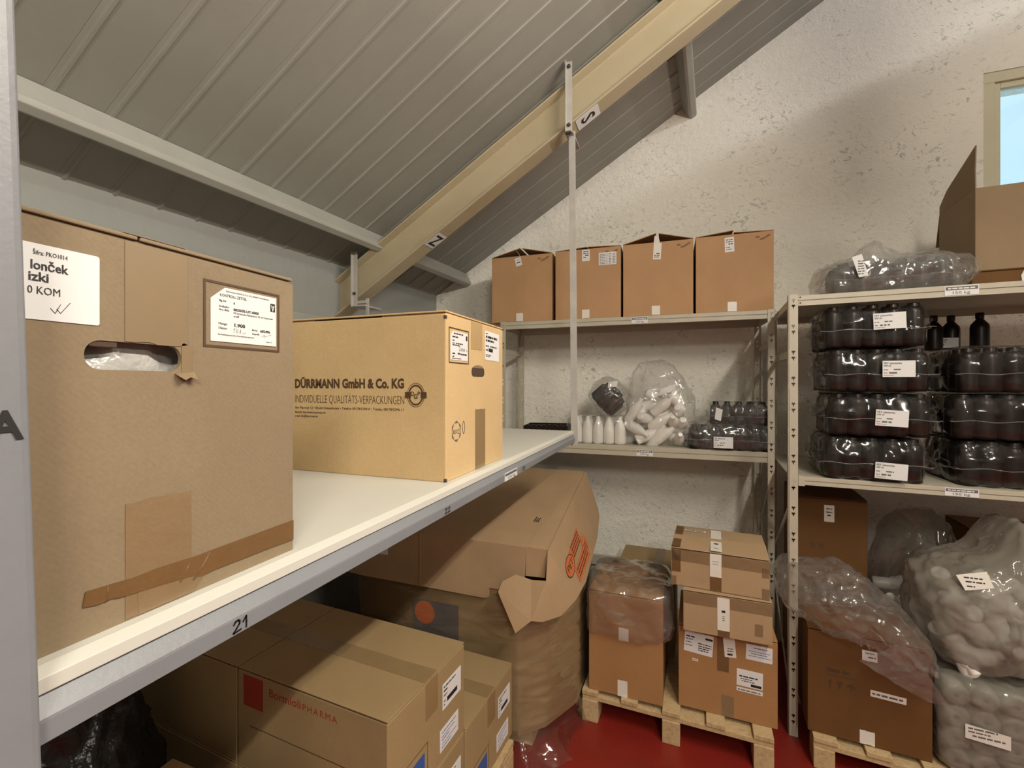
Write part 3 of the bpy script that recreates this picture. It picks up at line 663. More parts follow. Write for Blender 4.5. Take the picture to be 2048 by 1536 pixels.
def load_label(parent,x,z,y,w=.092,h=.036):
    l=put('load_label',MB().prism(rrect(0,0,w,h,.001,2),.0006).mesh('load_label'),M['paper'],parent,frame((x,y,z),(1,0,0),(0,0,1)))
    put('print',MB().quad(.003,h*.56,w-.003,h*.92).mesh('print'),M['ink_grey'],l,T(0,0,.0008))
    put('print',words_mesh([(.010,w-.012,h*.66,h*.14)],3),M['paper'],l,T(0,0,.0010))
    lettering(l,T(w*.2,h*.14,.0008),'150 kg',h*.42,M['ink'],width=w*.5)
    return l
# -- far rack against the gable wall
FRX,FRY,FRZ=(.492,2.755,1.6)
fr_=thing('steel_rack','cream steel rack against the rough gable wall with cartons on top','rack',(-.29,2.74,0),R(1.1))
Wf=1.575; Df=.40
for sx in (-1,1):
    upright(fr_,sx*Wf/2,0,2.003,-sx,1); upright(fr_,sx*Wf/2,Df,2.003,-sx,-1)
    put('side_brace',MB().box(-.004,.004,.01,Df-.01,1.80,1.83).mesh('side_brace'),M['rack_cream'],fr_,T(sx*(Wf/2-.008),0,0))
    put('side_brace',MB().box(-.004,.004,.01,Df-.01,1.955,1.99).mesh('side_brace'),M['rack_cream'],fr_,T(sx*(Wf/2-.008),0,0))
    put('diagonal_brace',MB().sweep([(-.003,-.012),(.003,-.012),(.003,.012),(-.003,.012)],(sx*(Wf/2-.012),.01,1.12),(1,0,0),(0,0,1),(0,Df-.02,-.42)).mesh('diagonal_brace'),M['rack_cream'],fr_)
s=shelf(fr_,-Wf/2+.004,Wf/2-.004,.004,Df-.004,2.0)
load_label(s,.04,1.958,.0025)
s=shelf(fr_,-Wf/2+.004,Wf/2-.004,.004,Df-.004,1.23,.056)
load_label(s,.068,1.178,.0025)
put('rear_beam',MB().box(-Wf/2+.004,Wf/2-.004,Df-.03,Df-.004,.36,.425).mesh('rear_beam',bevel=.001),M['rack_cream'],fr_)
# four open-topped cartons on it
boxes=[(-.946,.404,.425,'leftmost of the four brown cartons on the far rack, flaps ajar, small tag'),
       (-.519,.402,.430,'brown carton on the far rack behind the hanging post, with two white labels'),
       (-.110,.390,.428,'brown carton on the far rack with a white tape tongue over its open flaps'),
       (.296,.392,.432,'rightmost and tallest of the four brown cartons on the far rack')]
for i,(cx,w,h,lab) in enumerate(boxes):
    cy=2.757+.165+(cx+.29)*.019+.006*(i%2)
    B=Carton('cardboard_box',lab,'box',w,.33,h,(cx,cy,2.0015),R(1.1)+(.004,-.004,.006,-.003)[i],'card_red',group='cartons on the far rack',tent=((.24,.23),(.05,.05),(.26,.25),(.10,.04))[i])
    B.tape('F',w*.42,.004,.046,.052,'tape_white',name='tape')
    if i==0:
        B.sticker('F',w*.42,h-.068,.042,.054,[(.2,.8,.35,.12),(.3,.7,.7,.05)],rot=.22,name='tag',seed=2)
        put('tag_string',MB().tube([(0,0,0),(-.012,.03,.003),(-.03,.055,.01)],.0008,5).mesh('tag_string'),M['paper'],B.o,B.fr('F',w*.5,h-.02,.002))
    elif i==1:
        B.sticker('F',w*.42,h-.075,.048,.070,[(.15,.85,.80,.07),(.15,.85,.64,.07),(.4,.85,.46,.09),(.15,.6,.3,.06)],name='label',seed=5)
        l=B.sticker('F',w*.675,h-.108,.105,.076,None,name='label')
        put('print',words_mesh([(.006,.040,.006+k*.0095,.004) for k in range(7)]+[(.046,.052,.006+k*.0095,.004) for k in range(7)]+[(.060,.074,.006+k*.0095,.004) for k in range(7)]+[(.082,.100,.006+k*.0095,.004) for k in range(7)],8),M['ink_grey'],l,T(0,0,.0008))
    elif i==2:
        B.sticker('F',w*.435,h-.100,.044,.095,[(.15,.85,.12,.05),(.15,.85,.22,.05),(.4,.85,.32,.06)],mat='tape_white',rot=-.06,name='tape',seed=3)
        put('tape',MB().prism([(0,0),(.036,.002),(.026,.045),(.006,.043)],.0006).mesh('tape'),M['tape_white'],B.o,B.fr('F',w*.445,h-.008,.001)@RX(.15))
    else:
        B.sticker('F',w*.385,h-.098,.048,.082,[(.15,.85,.80,.06),(.15,.85,.66,.06),(.4,.85,.50,.08),(.15,.6,.3,.05),(.15,.7,.16,.05)],name='label',seed=7,rot=.03)
    for k in range(3):
        put('stain',MB().prism([(a*(.012+.004*k),b*.006) for a,b in circle(0,0,1,9)],.0003).mesh('stain'),M['rust'],B.o,B.fr('F',w*(.80+.06*k),h-.028-.012*(k%2),.0002,.25*k))

# -- bottles used in the bags and packs
PB=[(.030,0),(.0345,.004),(.035,.012),(.035,.138),(.0335,.150),(.0280,.160),(.0225,.164),(.0215,.168),(.0215,.178),(.0200,.181)]
mb_dark=lathe_mesh(PB,14,'bottle')
mb_short=lathe_mesh([(.026,0),(.0295,.004),(.030,.010),(.030,.085),(.027,.098),(.017,.108),(.0155,.112),(.0155,.124),(.014,.126)],14,'bottle')
mb_white=lathe_mesh([(.027,0),(.0325,.004),(.033,.012),(.033,.082),(.030,.105),(.022,.128),(.014,.145),(.0125,.150),(.0125,.166),(.0115,.169)],16,'bottle')
mb_jar=lathe_mesh([(.026,0),(.030,.004),(.031,.012),(.031,.088),(.028,.102),(.019,.112),(.018,.132),(.016,.134)],14,'bottle')

zt=1.2305
# flat dark trays at the left end
for k in range(4):
    mb=MB(); y0=0
    o=thing('bottle_tray',['bottom','second','third','topmost'][k]+' thin dark tray of the stack at the left end of the far rack','tray',(-.80+.012*(k%2),2.93,zt+.026*k),R(1+2*k),'dark trays on the far rack')
    put('tray_base',MB().box(-.17,.17,-.12,.12,0,.006).box(-.17,.17,-.12,-.114,.006,.020).box(-.17,.17,.114,.12,.006,.020).box(-.17,-.164,-.114,.114,.006,.020).box(.164,.17,-.114,.114,.006,.020).mesh('tray_base',bevel=.001),M['bottle_dark'],o)
    for j in range(9):
        put('cell',MB().lathe([(.010,.006),(.013,.009),(.014,.0255),(.011,.0258)],10).mesh('cell') if k==0 and j==0 else bpy.data.meshes.get('cell'),M['bottle_dark'],o,T(-.144+.036*j,-.09,0))
# standing white bottles shrink-wrapped
o=thing('bottle_pack','small wrapped pack of standing white bottles beside the hanging post','bottles',(-.46,2.86,zt))
for i in range(5):
    for j in range(2): put('bottle',mb_white,M['bottle_white'],o,T(-.132+.066*i+.004*j,-.035+.068*j,0))
put('film',blob((.39,.16,.172),11,12,.006,16,5.0,lambda w,q:Vector((w.x*(1+.10*(q.z<-.5)),w.y,w.z)),.006),M['film_clear'],o,T(0,0,.001))
# dark bundle on top of it
o=thing('bottle_bundle','black bottles bundled in a clear bag, leaning on the bag of white bottles','bottles',(-.398,2.87,1.408),0)
for k in range(13):
    ring=(0,0) if k==12 else ((.066,8) if k<8 else (.030,4)); a=2*PI*k/max(1,ring[1])
    q=RY(R(48))@T(ring[0]*math.cos(a),ring[0]*math.sin(a),-.07+.018*(k>=8))
    put('bottle',mb_short,M['bottle_black'],o,T(0,0,.105)@q)
put('film',blob((.225,.225,.20),21,14,.008,16,2.8,None,.012),M['film_clear'],o,T(0,0,.105)@RY(R(48))@T(0,0,-.095))
put('tag',MB().prism([(0,0),(.055,.006),(.060,.042),(.004,.034)],.0006).mesh('tag'),M['paper'],o,T(.004,-.098,.170)@frame((0,0,0),(1,0,0),(0,0,1)))
# clear bag of loose white bottles
o=thing('bottle_bag','clear plastic bag full of loose white bottles on the far rack','bag',(-.09,2.88,zt))
L=[(-.248,1.434,58),(-.187,1.395,150),(-.081,1.468,40),(-.012,1.518,-52),(.008,1.440,100),(-.093,1.372,38),(-.017,1.372,95),(.031,1.370,80),(-.235,1.330,-28),(-.165,1.290,25),(-.063,1.303,40),(.015,1.272,82),(-.115,1.272,60),(-.145,1.470,10),(-.10,1.40,-70),(-.05,1.42,20),(-.20,1.27,-10),(-.03,1.285,-40),(-.22,1.38,70),(-.15,1.34,-20),(-.06,1.35,60),(.0,1.33,-15),(-.19,1.45,35),(-.02,1.46,75),(-.11,1.51,-30),(-.25,1.275,50)]
for i,(x,z,a) in enumerate(L):
    r=random.Random(i); yy=-.035+(.0 if i<13 else .065)+r.uniform(-.012,.012)
    tilt=r.uniform(-.5,.5) if i not in (1,4,6,7,11) else 1.15
    put('bottle',mb_jar if i%3==1 else mb_white,M['bottle_white'],o,T(x+.09,yy,z-zt)@RY(R(90-a))@RX(tilt)@T(0,0,-.075))
def bagshape(w,q):
    if q.z>.15:
        u=(q.z-.15)/.85; w.x*=1-.30*u; w.x-=.035*u; w.y*=1-.55*u; w.z+=.04*u+noise.noise(Vector((w.x*26,w.y*26,3)))*.035*u
    return w
put('film',blob((.375,.22,.46),31,18,.010,15,3.2,bagshape,.014),M['film_clear'],o,T(-.005,0,.002))
put('tag',MB().prism([(0,0),(.088,.03),(.098,.072),(.012,.040)],.0006).mesh('tag'),M['paper'],o,T(-.01,-.098,.300)@frame((0,0,0),(1,0,0),(0,0,1)))
# packs of black bottles at the right
def bottle_pack(name,label,cat,loc,rz,nx,ny,me,dx,dims,seed,group,mat='bottle_dark',only_front=2,filmm='film_pack',ridge=.008,amp=.004,crest=0.0):
    o=thing(name,label,cat,loc,rz,group)
    for i in range(nx):
        for j in range(ny):
            put('bottle',me,M[mat],o,T(-dx*(nx-1)/2+dx*i,-dx*(ny-1)/2+dx*j,.001))
    def shp(w,q):
        # film stands off at the corners, welded seam ears at both ends
        if q.y<0 and q.z>.15: w.y+=dims[1]*.085*((q.z-.15)/.85)**1.1*(1+.6*noise.noise(Vector((w.x*10,seed,w.z*5))))
        if crest and q.z>.6: w.z+=crest*(.5+noise.noise(Vector((w.x*11+seed,w.y*9,seed))))*(1 if q.y<.2 else .4)
        if abs(q.x)>.93 and abs(q.z)<.25: w.x+=math.copysign(.010+.012*noise.noise(Vector((w.y*30,w.z*50,seed))),q.x)
        return w
    put('film',blob(dims,seed,18,amp,11,7.0,shp,ridge),M[filmm],o,T(0,0,.0015))
    put('seam',MB().tube([(-dims[0]/2-.012,-dims[1]/2-.004,dims[2]*.40)]+[(-dims[0]/2+dims[0]*k/12,-dims[1]/2-.0075-.0015*math.sin(k*2.1+seed),dims[2]*(.40+.02*math.sin(k*1.3+seed))) for k in range(13)]+[(dims[0]/2+.014,-dims[1]/2-.002,dims[2]*.40)],.0016,5).mesh('seam',smooth=True),M['film_bubble'],o)
    return o
def pack_label(o,x,y,z,w=.110,h=.070,rot=0.0,seed=1,name='label'):
    l=put(name,MB().prism([(0,0),(w,0),(w,h),(0,h)],.0006).mesh(name),M['paper'],o,frame((x,y,z),(1,0,0),(0,0,1))@RZ(rot))
    lettering(l,T(.004,h*.80,.0008),'PET plastenka',h*.15,M['ink'],bold=.02,width=w*.55)
    lettering(l,T(.004,h*.64,.0008),'500 ml',h*.15,M['ink'],bold=.02,width=w*.22)
    put('print',words_mesh([(.004,w*.18,h*.42,h*.05),(w*.34,w*.58,h*.42,h*.08),(.004,w*.15,h*.22,h*.05),(w*.2,w*.5,h*.20,h*.10),(.004,w*.35,h*.09,h*.03)],seed),M['ink_grey'],l,T(0,0,.0008))
    return l
o=bottle_pack('bottle_pack','lower wrapped pack of black bottles at the right end of the far rack','bottles',(.275,2.875,zt),R(1),7,4,mb_short,.060,(.435,.255,.142),41,'black bottle packs on the far rack','bottle_black',2,'film_clear',.010,.005)
pack_label(o,-.085,-.142,.015,.098,.062,0,3)
o=bottle_pack('bottle_pack','upper smaller pack of black bottles stacked at the right end of the far rack','bottles',(.335,2.90,zt+.140),R(-4),5,3,mb_short,.060,(.31,.20,.118),43,'black bottle packs on the far rack','bottle_black',2,'film_clear',.010,.005)
put('tag',MB().prism([(0,0),(.032,-.01),(.042,.055),(.008,.066)],.0006).mesh('tag'),M['paper'],o,frame((-.125,-.112,.030),(1,0,0),(0,0,1)))

# ================================================================ D. right rack
RR=thing('steel_rack','cream steel rack on the right loaded with film-wrapped packs of dark bottles','rack',(.48,2.36,0),R(-3.8))
def RL(x,y,z): # local of rack -> world
    c,s=math.cos(R(-3.8)),math.sin(R(-3.8)); return (.48+c*x-s*y,2.36+s*x+c*y,z)
Dr=.72; Wr=1.5
for x,sx in ((0,1),(Wr,-1)):
    upright(RR,x,0,2.006,sx,1); upright(RR,x,Dr,2.006,sx,-1)
    xx=x+sx*.008
    for z0 in (1.955,1.72): put('side_brace',MB().box(xx-.004,xx+.004,.01,Dr-.01,z0,z0+.034).mesh('side_brace'),M['rack_cream'],RR)
    for z0,dz in ((1.05,-.46),(.15,.42)): put('diagonal_brace',MB().sweep([(-.003,-.012),(.003,-.012),(.003,.012),(-.003,.012)],(xx,.02,z0),(1,0,0),(0,0,1),(0,Dr-.04,dz)).mesh('diagonal_brace'),M['rack_cream'],RR)
s=shelf(RR,.037,Wr-.004,.002,Dr-.004,2.0,.046); load_label(s,.545,1.958,.0005,.105,.038)
for x in (.045,): 
    for z in (1.992,1.966): put('rivet',MB().lathe([(.0035,0),(.003,.0015)],8,RX(R(90))).mesh('rivet'),M['ink'],s,T(x,.0018,z))
s=shelf(RR,.004,Wr-.004,.002,Dr-.004,1.181,.036); load_label(s,.545,1.147,.0005,.105,.032)
put('shelf_bracket',MB().box(.037,.062,-.001,.002,1.140,1.184).mesh('shelf_bracket'),M['rack_cream'],RR)
# left stack of four packs
labs=[(.150,.006,.0),(.162,.008,0),(.145,.012,-.05),(.155,.002,-.06)]
ORD=['bottom','second from the bottom','third from the bottom','top']
for k in range(4):
    cx=.325+(.0,.012,.004,-.006)[k]; 
    o=bottle_pack('bottle_pack','%s pack in the left stack of four film-wrapped dark bottle packs'%ORD[k].capitalize(),'bottles',RL(cx-(.012 if k==0 else 0),.185,1.1825+.1925*k),R(-3.8)+(.01,-.015,.02,-.01)[k],5,5,mb_dark,.0705,(.374,.374,.186),51+k,'wrapped dark bottle packs on the right rack','bottle_dark',2,'film_pack',.008,.004,.005)
    pack_label(o,(-.010,-.022,.002,-.012)[3-k] if False else (-.005,-.022,.004,-.010)[k],-.204,(.012,.048,.078,.088)[k] if False else (.020,.050,.062,.070)[k],.110,.068,(-.05,-.05,0,.03)[k],k)
for k in range(3):
    o=bottle_pack('bottle_pack','%s pack in the right stack of three film-wrapped dark bottle packs'%['Bottom','Middle','Top'][k],'bottles',RL(.775+(.01,0,.012)[k],.225,1.1825+.1915*k),R(-3.8)+(.02,-.01,.01)[k],5,5,mb_dark,.0705,(.374,.374,.186),61+k,'wrapped dark bottle packs on the right rack','bottle_dark',2,'film_pack',.008,.004,.005)
    if k<2: pack_label(o,.070,-.204,(.030,.045)[k],.105,.066,0,k+6)
# loose dark bottles standing on the right stack, at the back
for k,(x,y) in enumerate(((.66,.43),(.735,.46),(.815,.40))):
    o=thing('dark_bottle',['left','middle','right'][k].capitalize()+' dark bottle standing on top of the right stack','bottle',RL(x,y,1.7605),0,'dark bottles standing on the packs')
    put('body',lathe_mesh([(.030,0),(.0335,.004),(.034,.012),(.034,.100),(.031,.115),(.020,.130),(.0135,.138),(.0125,.142)],16,'body'),M['bottle_dark'],o)
    put('cap',lathe_mesh([(.0150,.142),(.0155,.144),(.0155,.168),(.0145,.170)],16,'cap'),M['bottle_black'],o)
    if k==1:
        l=put('label',MB().prism([(0,0),(.098,0),(.098,.048),(0,.048)],.0006).mesh('label'),M['paper'],o,frame((-.085,-.0355,.012),(1,0,0),(0,0,1)))
        put('print',words_mesh([(.01,.06,.036,.005),(.01,.05,.026,.004),(.02,.05,.010,.007)],2),M['ink_grey'],l,T(0,0,.0008))
# loose pack in film on top of the rack
o=bottle_pack('bottle_pack','loosely bagged pack of dark bottles lying on top of the right rack','bottles',RL(.400,.185,2.0015),R(-1),6,3,mb_dark,.0705,(.46,.27,.150),71,'wrapped dark bottle packs on the right rack','bottle_dark',2,'film_clear',.012,.007)
for c in o.children:
    if c.name.startswith('bottle'):
        c.matrix_basis=c.matrix_basis@Matrix.Diagonal((1,1,.80,1))
def crestshape(w,q):
    if q.z>0: w.z+=.075*math.exp(-((w.x+.075)/.05)**2)*q.z+noise.noise(Vector((w.x*40,w.y*30,5)))*.010
    w.x*=1+.05*(1-abs(q.z)); return w
put('film',blob((.545,.31,.158),73,18,.008,13,3.6,crestshape,.012),M['film_clear'],o,T(.01,0,.002))
tg=put('tag',MB().prism([(0,0),(.034,.004),(.010,.100),(-.026,.090)],.0006).mesh('tag'),M['paper'],o,frame((-.145,-.168,.062),(1,0,0),(0,0,1)))
put('print',words_mesh([(-.004,.022,.012+.011*k,.005) for k in range(6)],4),M['ink_grey'],tg,T(0,0,.0008))
# open carton on top, right
B=Carton('cardboard_box','open cardboard box below the window on top of the right rack, one flap standing up','box',.40,.34,.36,RL(.925,.385,2.0905),R(-3.8),'card_top',top=False)
W,D,H=B.W,B.D,B.H
put('flap',MB().prism([(0,0),(.335,0),(.325,.035),(.235,.085),(-.045,.170),(-.015,.075)],.005).mesh('flap',bevel=.001),B.m,B.o,frame((-W/2,-D/2+.002,H),(0,1,0),(-.10,0,1)))
put('flap',MB().box(0,.395,0,.004,-.16,0).mesh('flap',bevel=.001),B.m,B.o,T(-W/2+.002,D/2,H)@RX(R(15)))
B.tape('F',.18,.0,.05,.05,'tape_clear')
b=Carton('cardboard_box','flat dark cardboard carton under the open box on the right rack','box',.44,.36,.080,RL(.93,.39,2.0015),R(-3.4),'card_dark')
tgx=put('tag',MB().prism([(0,0),(.05,.01),(.05,.075),(.01,.075),(-.005,.04)],.0006).mesh('tag'),M['paper'],b.o,b.fr('F',.16,.015,.003))

# ================================================================ E. middle pallet and its cartons
def pallet(name,label,loc,rz,W,D,nb,legs,h=.144,bw=.075,group=None):
    """deck boards run front to back on cross stringers over block legs"""
    o=thing(name,label,'pallet',loc,rz,group)
    t=.020; sh_=.022; lw=.075
    bm=MB().box(-bw/2,bw/2,-D/2,D/2,h-t,h).mesh('deck_board',bevel=.002)
    for i in range(nb): put('deck_board',bm,M['pallet_wood'],o,T(-W/2+bw/2+(W-bw)*i/(nb-1),0,0))
    sm=MB().box(-W/2,W/2,-.045,.045,h-t-sh_,h-t).mesh('stringer',bevel=.002)
    lm=MB().box(-lw/2,lw/2,-.05,.05,0,h-t-sh_).mesh('leg',bevel=.003)
    for y in (-D/2+.05,0,D/2-.05):
        put('stringer',sm,M['pallet_wood'],o,T(0,y,0))
        for x in (-W/2+lw/2,0,W/2-lw/2): put('leg',lm,M['pallet_wood'],o,T(x,y,0))
    return o
pallet('wooden_pallet','wooden pallet carrying the taped cartons in the middle of the back wall',(-.005,2.115+.50,0),R(-2.2),.80,1.0,5,3)
zp=.1445
B=Carton('cardboard_box','brown carton under a clear plastic cover, left on the middle pallet','box',.335,.36,.47,(-.222,2.143+.18,zp),R(-1.5),'card_brown')
B.tape('F',.135,.0,.045,.075,'tape_white'); B.tape('F',.140,.260,.045,.060,'tape_white')
put('tape',MB().box(0,.045,-.0012,0,-.030,.0).mesh('tape'),M['tape_white'],B.o,B.fr('F',.135,0,.0)@T(0,0,.0)@RX(0)) if False else None
def coverfn(w,q):
    if q.z<-.3: w.x*=1.03; w.z+=noise.noise(Vector((w.x*14,w.y*14,2)))*.03
    return w
cv=thing('plastic_cover','crumpled clear plastic cover pulled over the brown carton on the middle pallet','plastic sheet',(-.215,2.143+.18,.415))
put('film',blob((.375,.40,.235),81,20,.008,9,8.0,coverfn,.014),M['film_cover'],cv)
B=Carton('cardboard_box','large bottom carton with four paper labels, right on the middle pallet','box',.392,.36,.362,(.210,2.170+.18,zp),R(-2),'card_brown')
B.sticker('F',.022,.255,.118,.092,[(.05,.35,.72,.07),(.72,.97,.75,.10),(.05,.3,.6,.04),(.05,.25,.45,.04),(.48,.95,.48,.05),(.5,.95,.36,.05),(.5,.9,.26,.05),(.5,.85,.16,.05),(.05,.3,.3,.04)],rot=-.07,seed=11)
B.sticker('F',.272,.272,.100,.066,[(.3,.8,.78,.06),(.1,.9,.55,.04),(.2,.8,.40,.05),(.1,.95,.25,.04)],rot=-.02,seed=12,ink='ink_blue')
l=B.sticker('F',.236,.152,.100,.072,[(.1,.8,.55,.08),(.15,.6,.42,.05),(.2,.7,.30,.05)],rot=-.02,seed=13)
put('print',MB().quad(.055,.005,.095,.016).mesh('print'),M['ink'],l,T(0,0,.0009))
B.sticker('F',.236,.128,.100,.017,[(.05,.95,.3,.3)],rot=-.02,seed=14,ink='ink_grey')
B.sticker('F',.058,.216,.024,.010,[(.1,.9,.3,.4)],mat='tape_white',seed=15,ink='ink_orange')
B.tape('F',.160,.195,.046,.165,'tape_brown'); B.tape('F',.178,.004,.048,.090,'tape_clear')
B.sticker('F',.190,.262,.046,.085,[(.25,.7,.1,.1),(.25,.8,.3,.04),(.3,.8,.42,.04)],mat='tape_white',rot=.09,name='tape',off=.0012,seed=16)
B2z=zp+.362+.010
B=Carton('cardboard_box','middle taped carton of the three stacked on the right of the pallet','box',.345,.34,.172,(.203,2.118+.17,B2z),R(-1.2),'card_kraft')
B.sticker('F',.137,.028,.048,.140,[(.35,.65,.55,.07),(.4,.6,.30,.02),(.4,.6,.36,.02),(.4,.6,.42,.02)],mat='tape_white',name='tape',seed=17); B.tape('F',.139,0,.046,.030,'tape_brown'); B.tape('F',.0,.122,.345,.050,'tape_clear')
B.tape('F',.28,.03,.03,.05,'tape_clear')
B3z=B2z+.172+.010
B=Carton('cardboard_box','topmost taped carton of the stack on the middle pallet','box',.388,.34,.160,(.182,2.140+.17,B3z),R(-4),'card_kraft',flaps=((.05,.03),(.02,.02)),gap=.006)
B.tape('F',.004,.06,.036,.100,'tape_brown'); B.tape('F',.160,.0,.046,.070,'tape_brown'); B.tape('F',.0,.110,.388,.050,'tape_clear'); B.tape('F',.36,.0,.028,.045,'tape_clear'); B.tape('F',.002,.0,.02,.04,'tape_clear'); B.tape('F',.36,.09,.026,.04,'tape_clear')
B.sticker('F',.160,.062,.046,.100,[(.2,.7,.55,.02),(.2,.8,.66,.02)],mat='tape_white',name='tape',seed=18,off=.0011)
B.sticker('T',.162,.0,.046,.30,[(.3,.7,.30,.05),(.3,.7,.12,.02)],mat='tape_white',name='tape',seed=19,off=.006)
B.sticker('T',.045,.245,.095,.022,[(.05,.95,.3,.45)],seed=20,off=.006)
B.tape('T',.004,.0,.034,.31,'tape_brown',off=.005)
B=Carton('cardboard_box','brown taped carton behind the plastic-covered one on the middle pallet','box',.31,.40,.422,(-.157,2.53+.22,zp),R(-2),'card_olive',gap=.004)
B.tape('F',.19,.34,.05,.08,'tape_brown'); B.tape('T',.19,.0,.05,.40,'tape_brown')

# ================================================================ F. film-wrapped bulk carton (octabin) with a loose lid
oc=thing('bulk_carton','big film-wrapped bulk carton standing under the hanging shelf, flap of its lid bent out','carton',(-1.05,2.23,0))
I=inv(oc)
octo=[(-1.58,2.06),(-1.45,1.81),(-.632,1.80),(-.535,1.895),(-.440,2.09),(-.440,2.42),(-.60,2.66),(-1.42,2.66),(-1.58,2.42)]
wall=plate_mesh(octo,[[( -1.05+(x+1.05)*.985, 2.23+(y-2.23)*.985) for x,y in octo]],.606); wall.transform(T(0,0,.125))
put('body',wall,M['card_olive'],oc,I)
put('base_pad',MB().prism(octo,.02,.105).mesh('base_pad'),M['card_olive'],oc,I)
for y in (1.95,2.23,2.54): put('pallet_runner',MB().box(-1.46,-.60,y-.05,y+.05,0,.104).mesh('pallet_runner'),M['pallet_wood'],oc,I)
def wrapmesh():
    mb=MB(); n=14; ring=[]
    P=[Vector((x,y)) for x,y in octo]; c=Vector((-1.05,2.23)); dense=[]
    for i in range(len(P)):
        a,b=P[i],P[(i+1)%len(P)]
        m=max(2,int((b-a).length/.022))
        for k in range(m): dense.append(a+(b-a)*k/m)
    zs=[.0]+[.012+.685*k/60 for k in range(61)]
    for zi,z in enumerate(zs):
        for p in dense:
            d=(p-c).normalized(); nn=noise.noise(Vector((p.x*9,p.y*9,z*26)))
            flare=.085 if p.y<1.95 and p.x>-1.3 else .025
            fl=.008+.005*nn+.006*(1-min(1,2.5*abs(noise.noise(Vector((p.x*7,p.y*7,z*22))))))+(flare*max(0,1-z/.11)**1.6*(1+.9*noise.noise(Vector((p.x*15,p.y*15,z*8)))))
            q=p+d*fl; mb.v.append((q.x,q.y,max(.002,z+(.01*nn if z>.03 else 0))))
    m=len(dense)
    for i in range(len(zs)-1):
        for k in range(m): mb.f.append((i*m+k,i*m+(k+1)%m,(i+1)*m+(k+1)%m,(i+1)*m+k))
    return mb.mesh('film_wrap',smooth=True)
put('film_wrap',wrapmesh(),M['film_stretch'],oc,I)
# printed panel with the orange ball on the front, arrows on the right side
pn=put('printed_panel',MB().prism([(0,0),(.235,0),(.235,.175),(0,.175)],.0006).mesh('printed_panel'),M['ink_grey'],oc,I@frame((-1.148,1.802,.435),(1,0,-.0),(0,0,1)))
put('printed_ball',MB().prism(circle(0,0,.052,24),.0006).mesh('printed_ball'),M['ink_orange'],pn,T(.062,.118,.0007))
for k,z in enumerate((.42,.60)):
    a=[(0,0),(.03,0),(.03,.09),(.055,.09),(.015,.14),(-.025,.09),(0,.09)]
    for j in range(2): put('printed_arrow',MB().prism(a,.0005).mesh('printed_arrow'),M['ink_brown'],oc,I@frame((-.5145,2.05+.22*j,z-.02),(0,1,0),(0,0,1)))
put('strap_end',MB().add([(0,0,0),(.012,.002,0),(.016,-.05,.004),(.006,-.10,.006),(.0,-.10,.006),(-.004,-.04,.004)],[(0,1,2,3,4,5)]).mesh('strap_end'),plain('strap_yellow',(.55,.50,.03),.4),oc,I@frame((-.47,2.12,.70),(0,1,0),(0,0,1)))
# lid: tray pulled over the top, rising towards the back
def lidz(y): return .92+.17*(y-1.78)
def slabface(pts,t=.006,name='lid'):
    """thick polygon through 3D points, thickness along the negative normal"""
    P=[Vector(p) for p in pts]; n=Vector((0,0,0))
    for i in range(len(P)): n+=P[i].cross(P[(i+1)%len(P)])
    n.normalize(); m=len(P)
    return MB().add([tuple(p) for p in P]+[tuple(p-n*t) for p in P],[tuple(range(m)),tuple(range(m,2*m))[::-1]]+[(i,i+m,(i+1)%m+m,(i+1)%m) for i in range(m)]).mesh(name)
xl,xr_=-1.62,-.50
lid=put('lid',slabface([(xl,1.78,.925),(-.587,1.78,.92),(-.600,2.70,1.073),(xl,2.70,1.073)],.006,'lid'),M['card_kraft'],oc,I)
put('lid_front',slabface([(xl,1.78,.925),(xl,1.78,.695),(-1.397,1.78,.682),(-1.12,1.78,.681),(-.775,1.78,.678),(-.757,1.78,.688),(-.755,1.78,.725),(-.60,1.78,.725),(-.587,1.78,.92)],.006,'lid_front'),M['card_kraft'],lid,T(0,0,0))
put('crease',MB().box(-1.101,-1.093,1.777,1.781,.685,.924).mesh('crease',bevel=.001),M['card_kraft'],lid)
put('lid_edge',slabface([(-.587,1.78,.9215),(-.50,1.785,.919),(-.52,2.70,1.075),(-.600,2.70,1.0745)],.010,'lid_edge'),M['card_kraft'],lid)
put('lid_edge',slabface([(-.587,1.78,.92),(-.592,1.782,.80),(-.51,1.79,.80),(-.50,1.785,.919)],.006,'lid_edge'),M['card_kraft'],lid)
put('lid_side',slabface([(xl,2.70,1.073),(xl,2.70,.84),(xl,1.78,.695),(xl,1.78,.925)],.006,'lid_side'),M['card_kraft'],lid)
lb=put('label',MB().prism([(0,0),(.115,.0),(.115,.072),(0,.072)],.0006).mesh('label'),M['paper'],oc,I@frame((-1.385,1.7785,.80),(1,0,0),(0,0,1)))
put('print',words_mesh([(.01,.08,.05,.008),(.01,.1,.02,.008)],6),M['ink_grey'],lb,T(0,0,.0008))
put('print',words_mesh([(0,.045,.0,.005),(0,.04,.010,.005),(0,.05,.020,.005)],7),M['ink'],oc,I@frame((-.600,2.00,lidz(2.0)+.003),(0,1,.17),(-1,0,0))@T(.0,.0,.001))
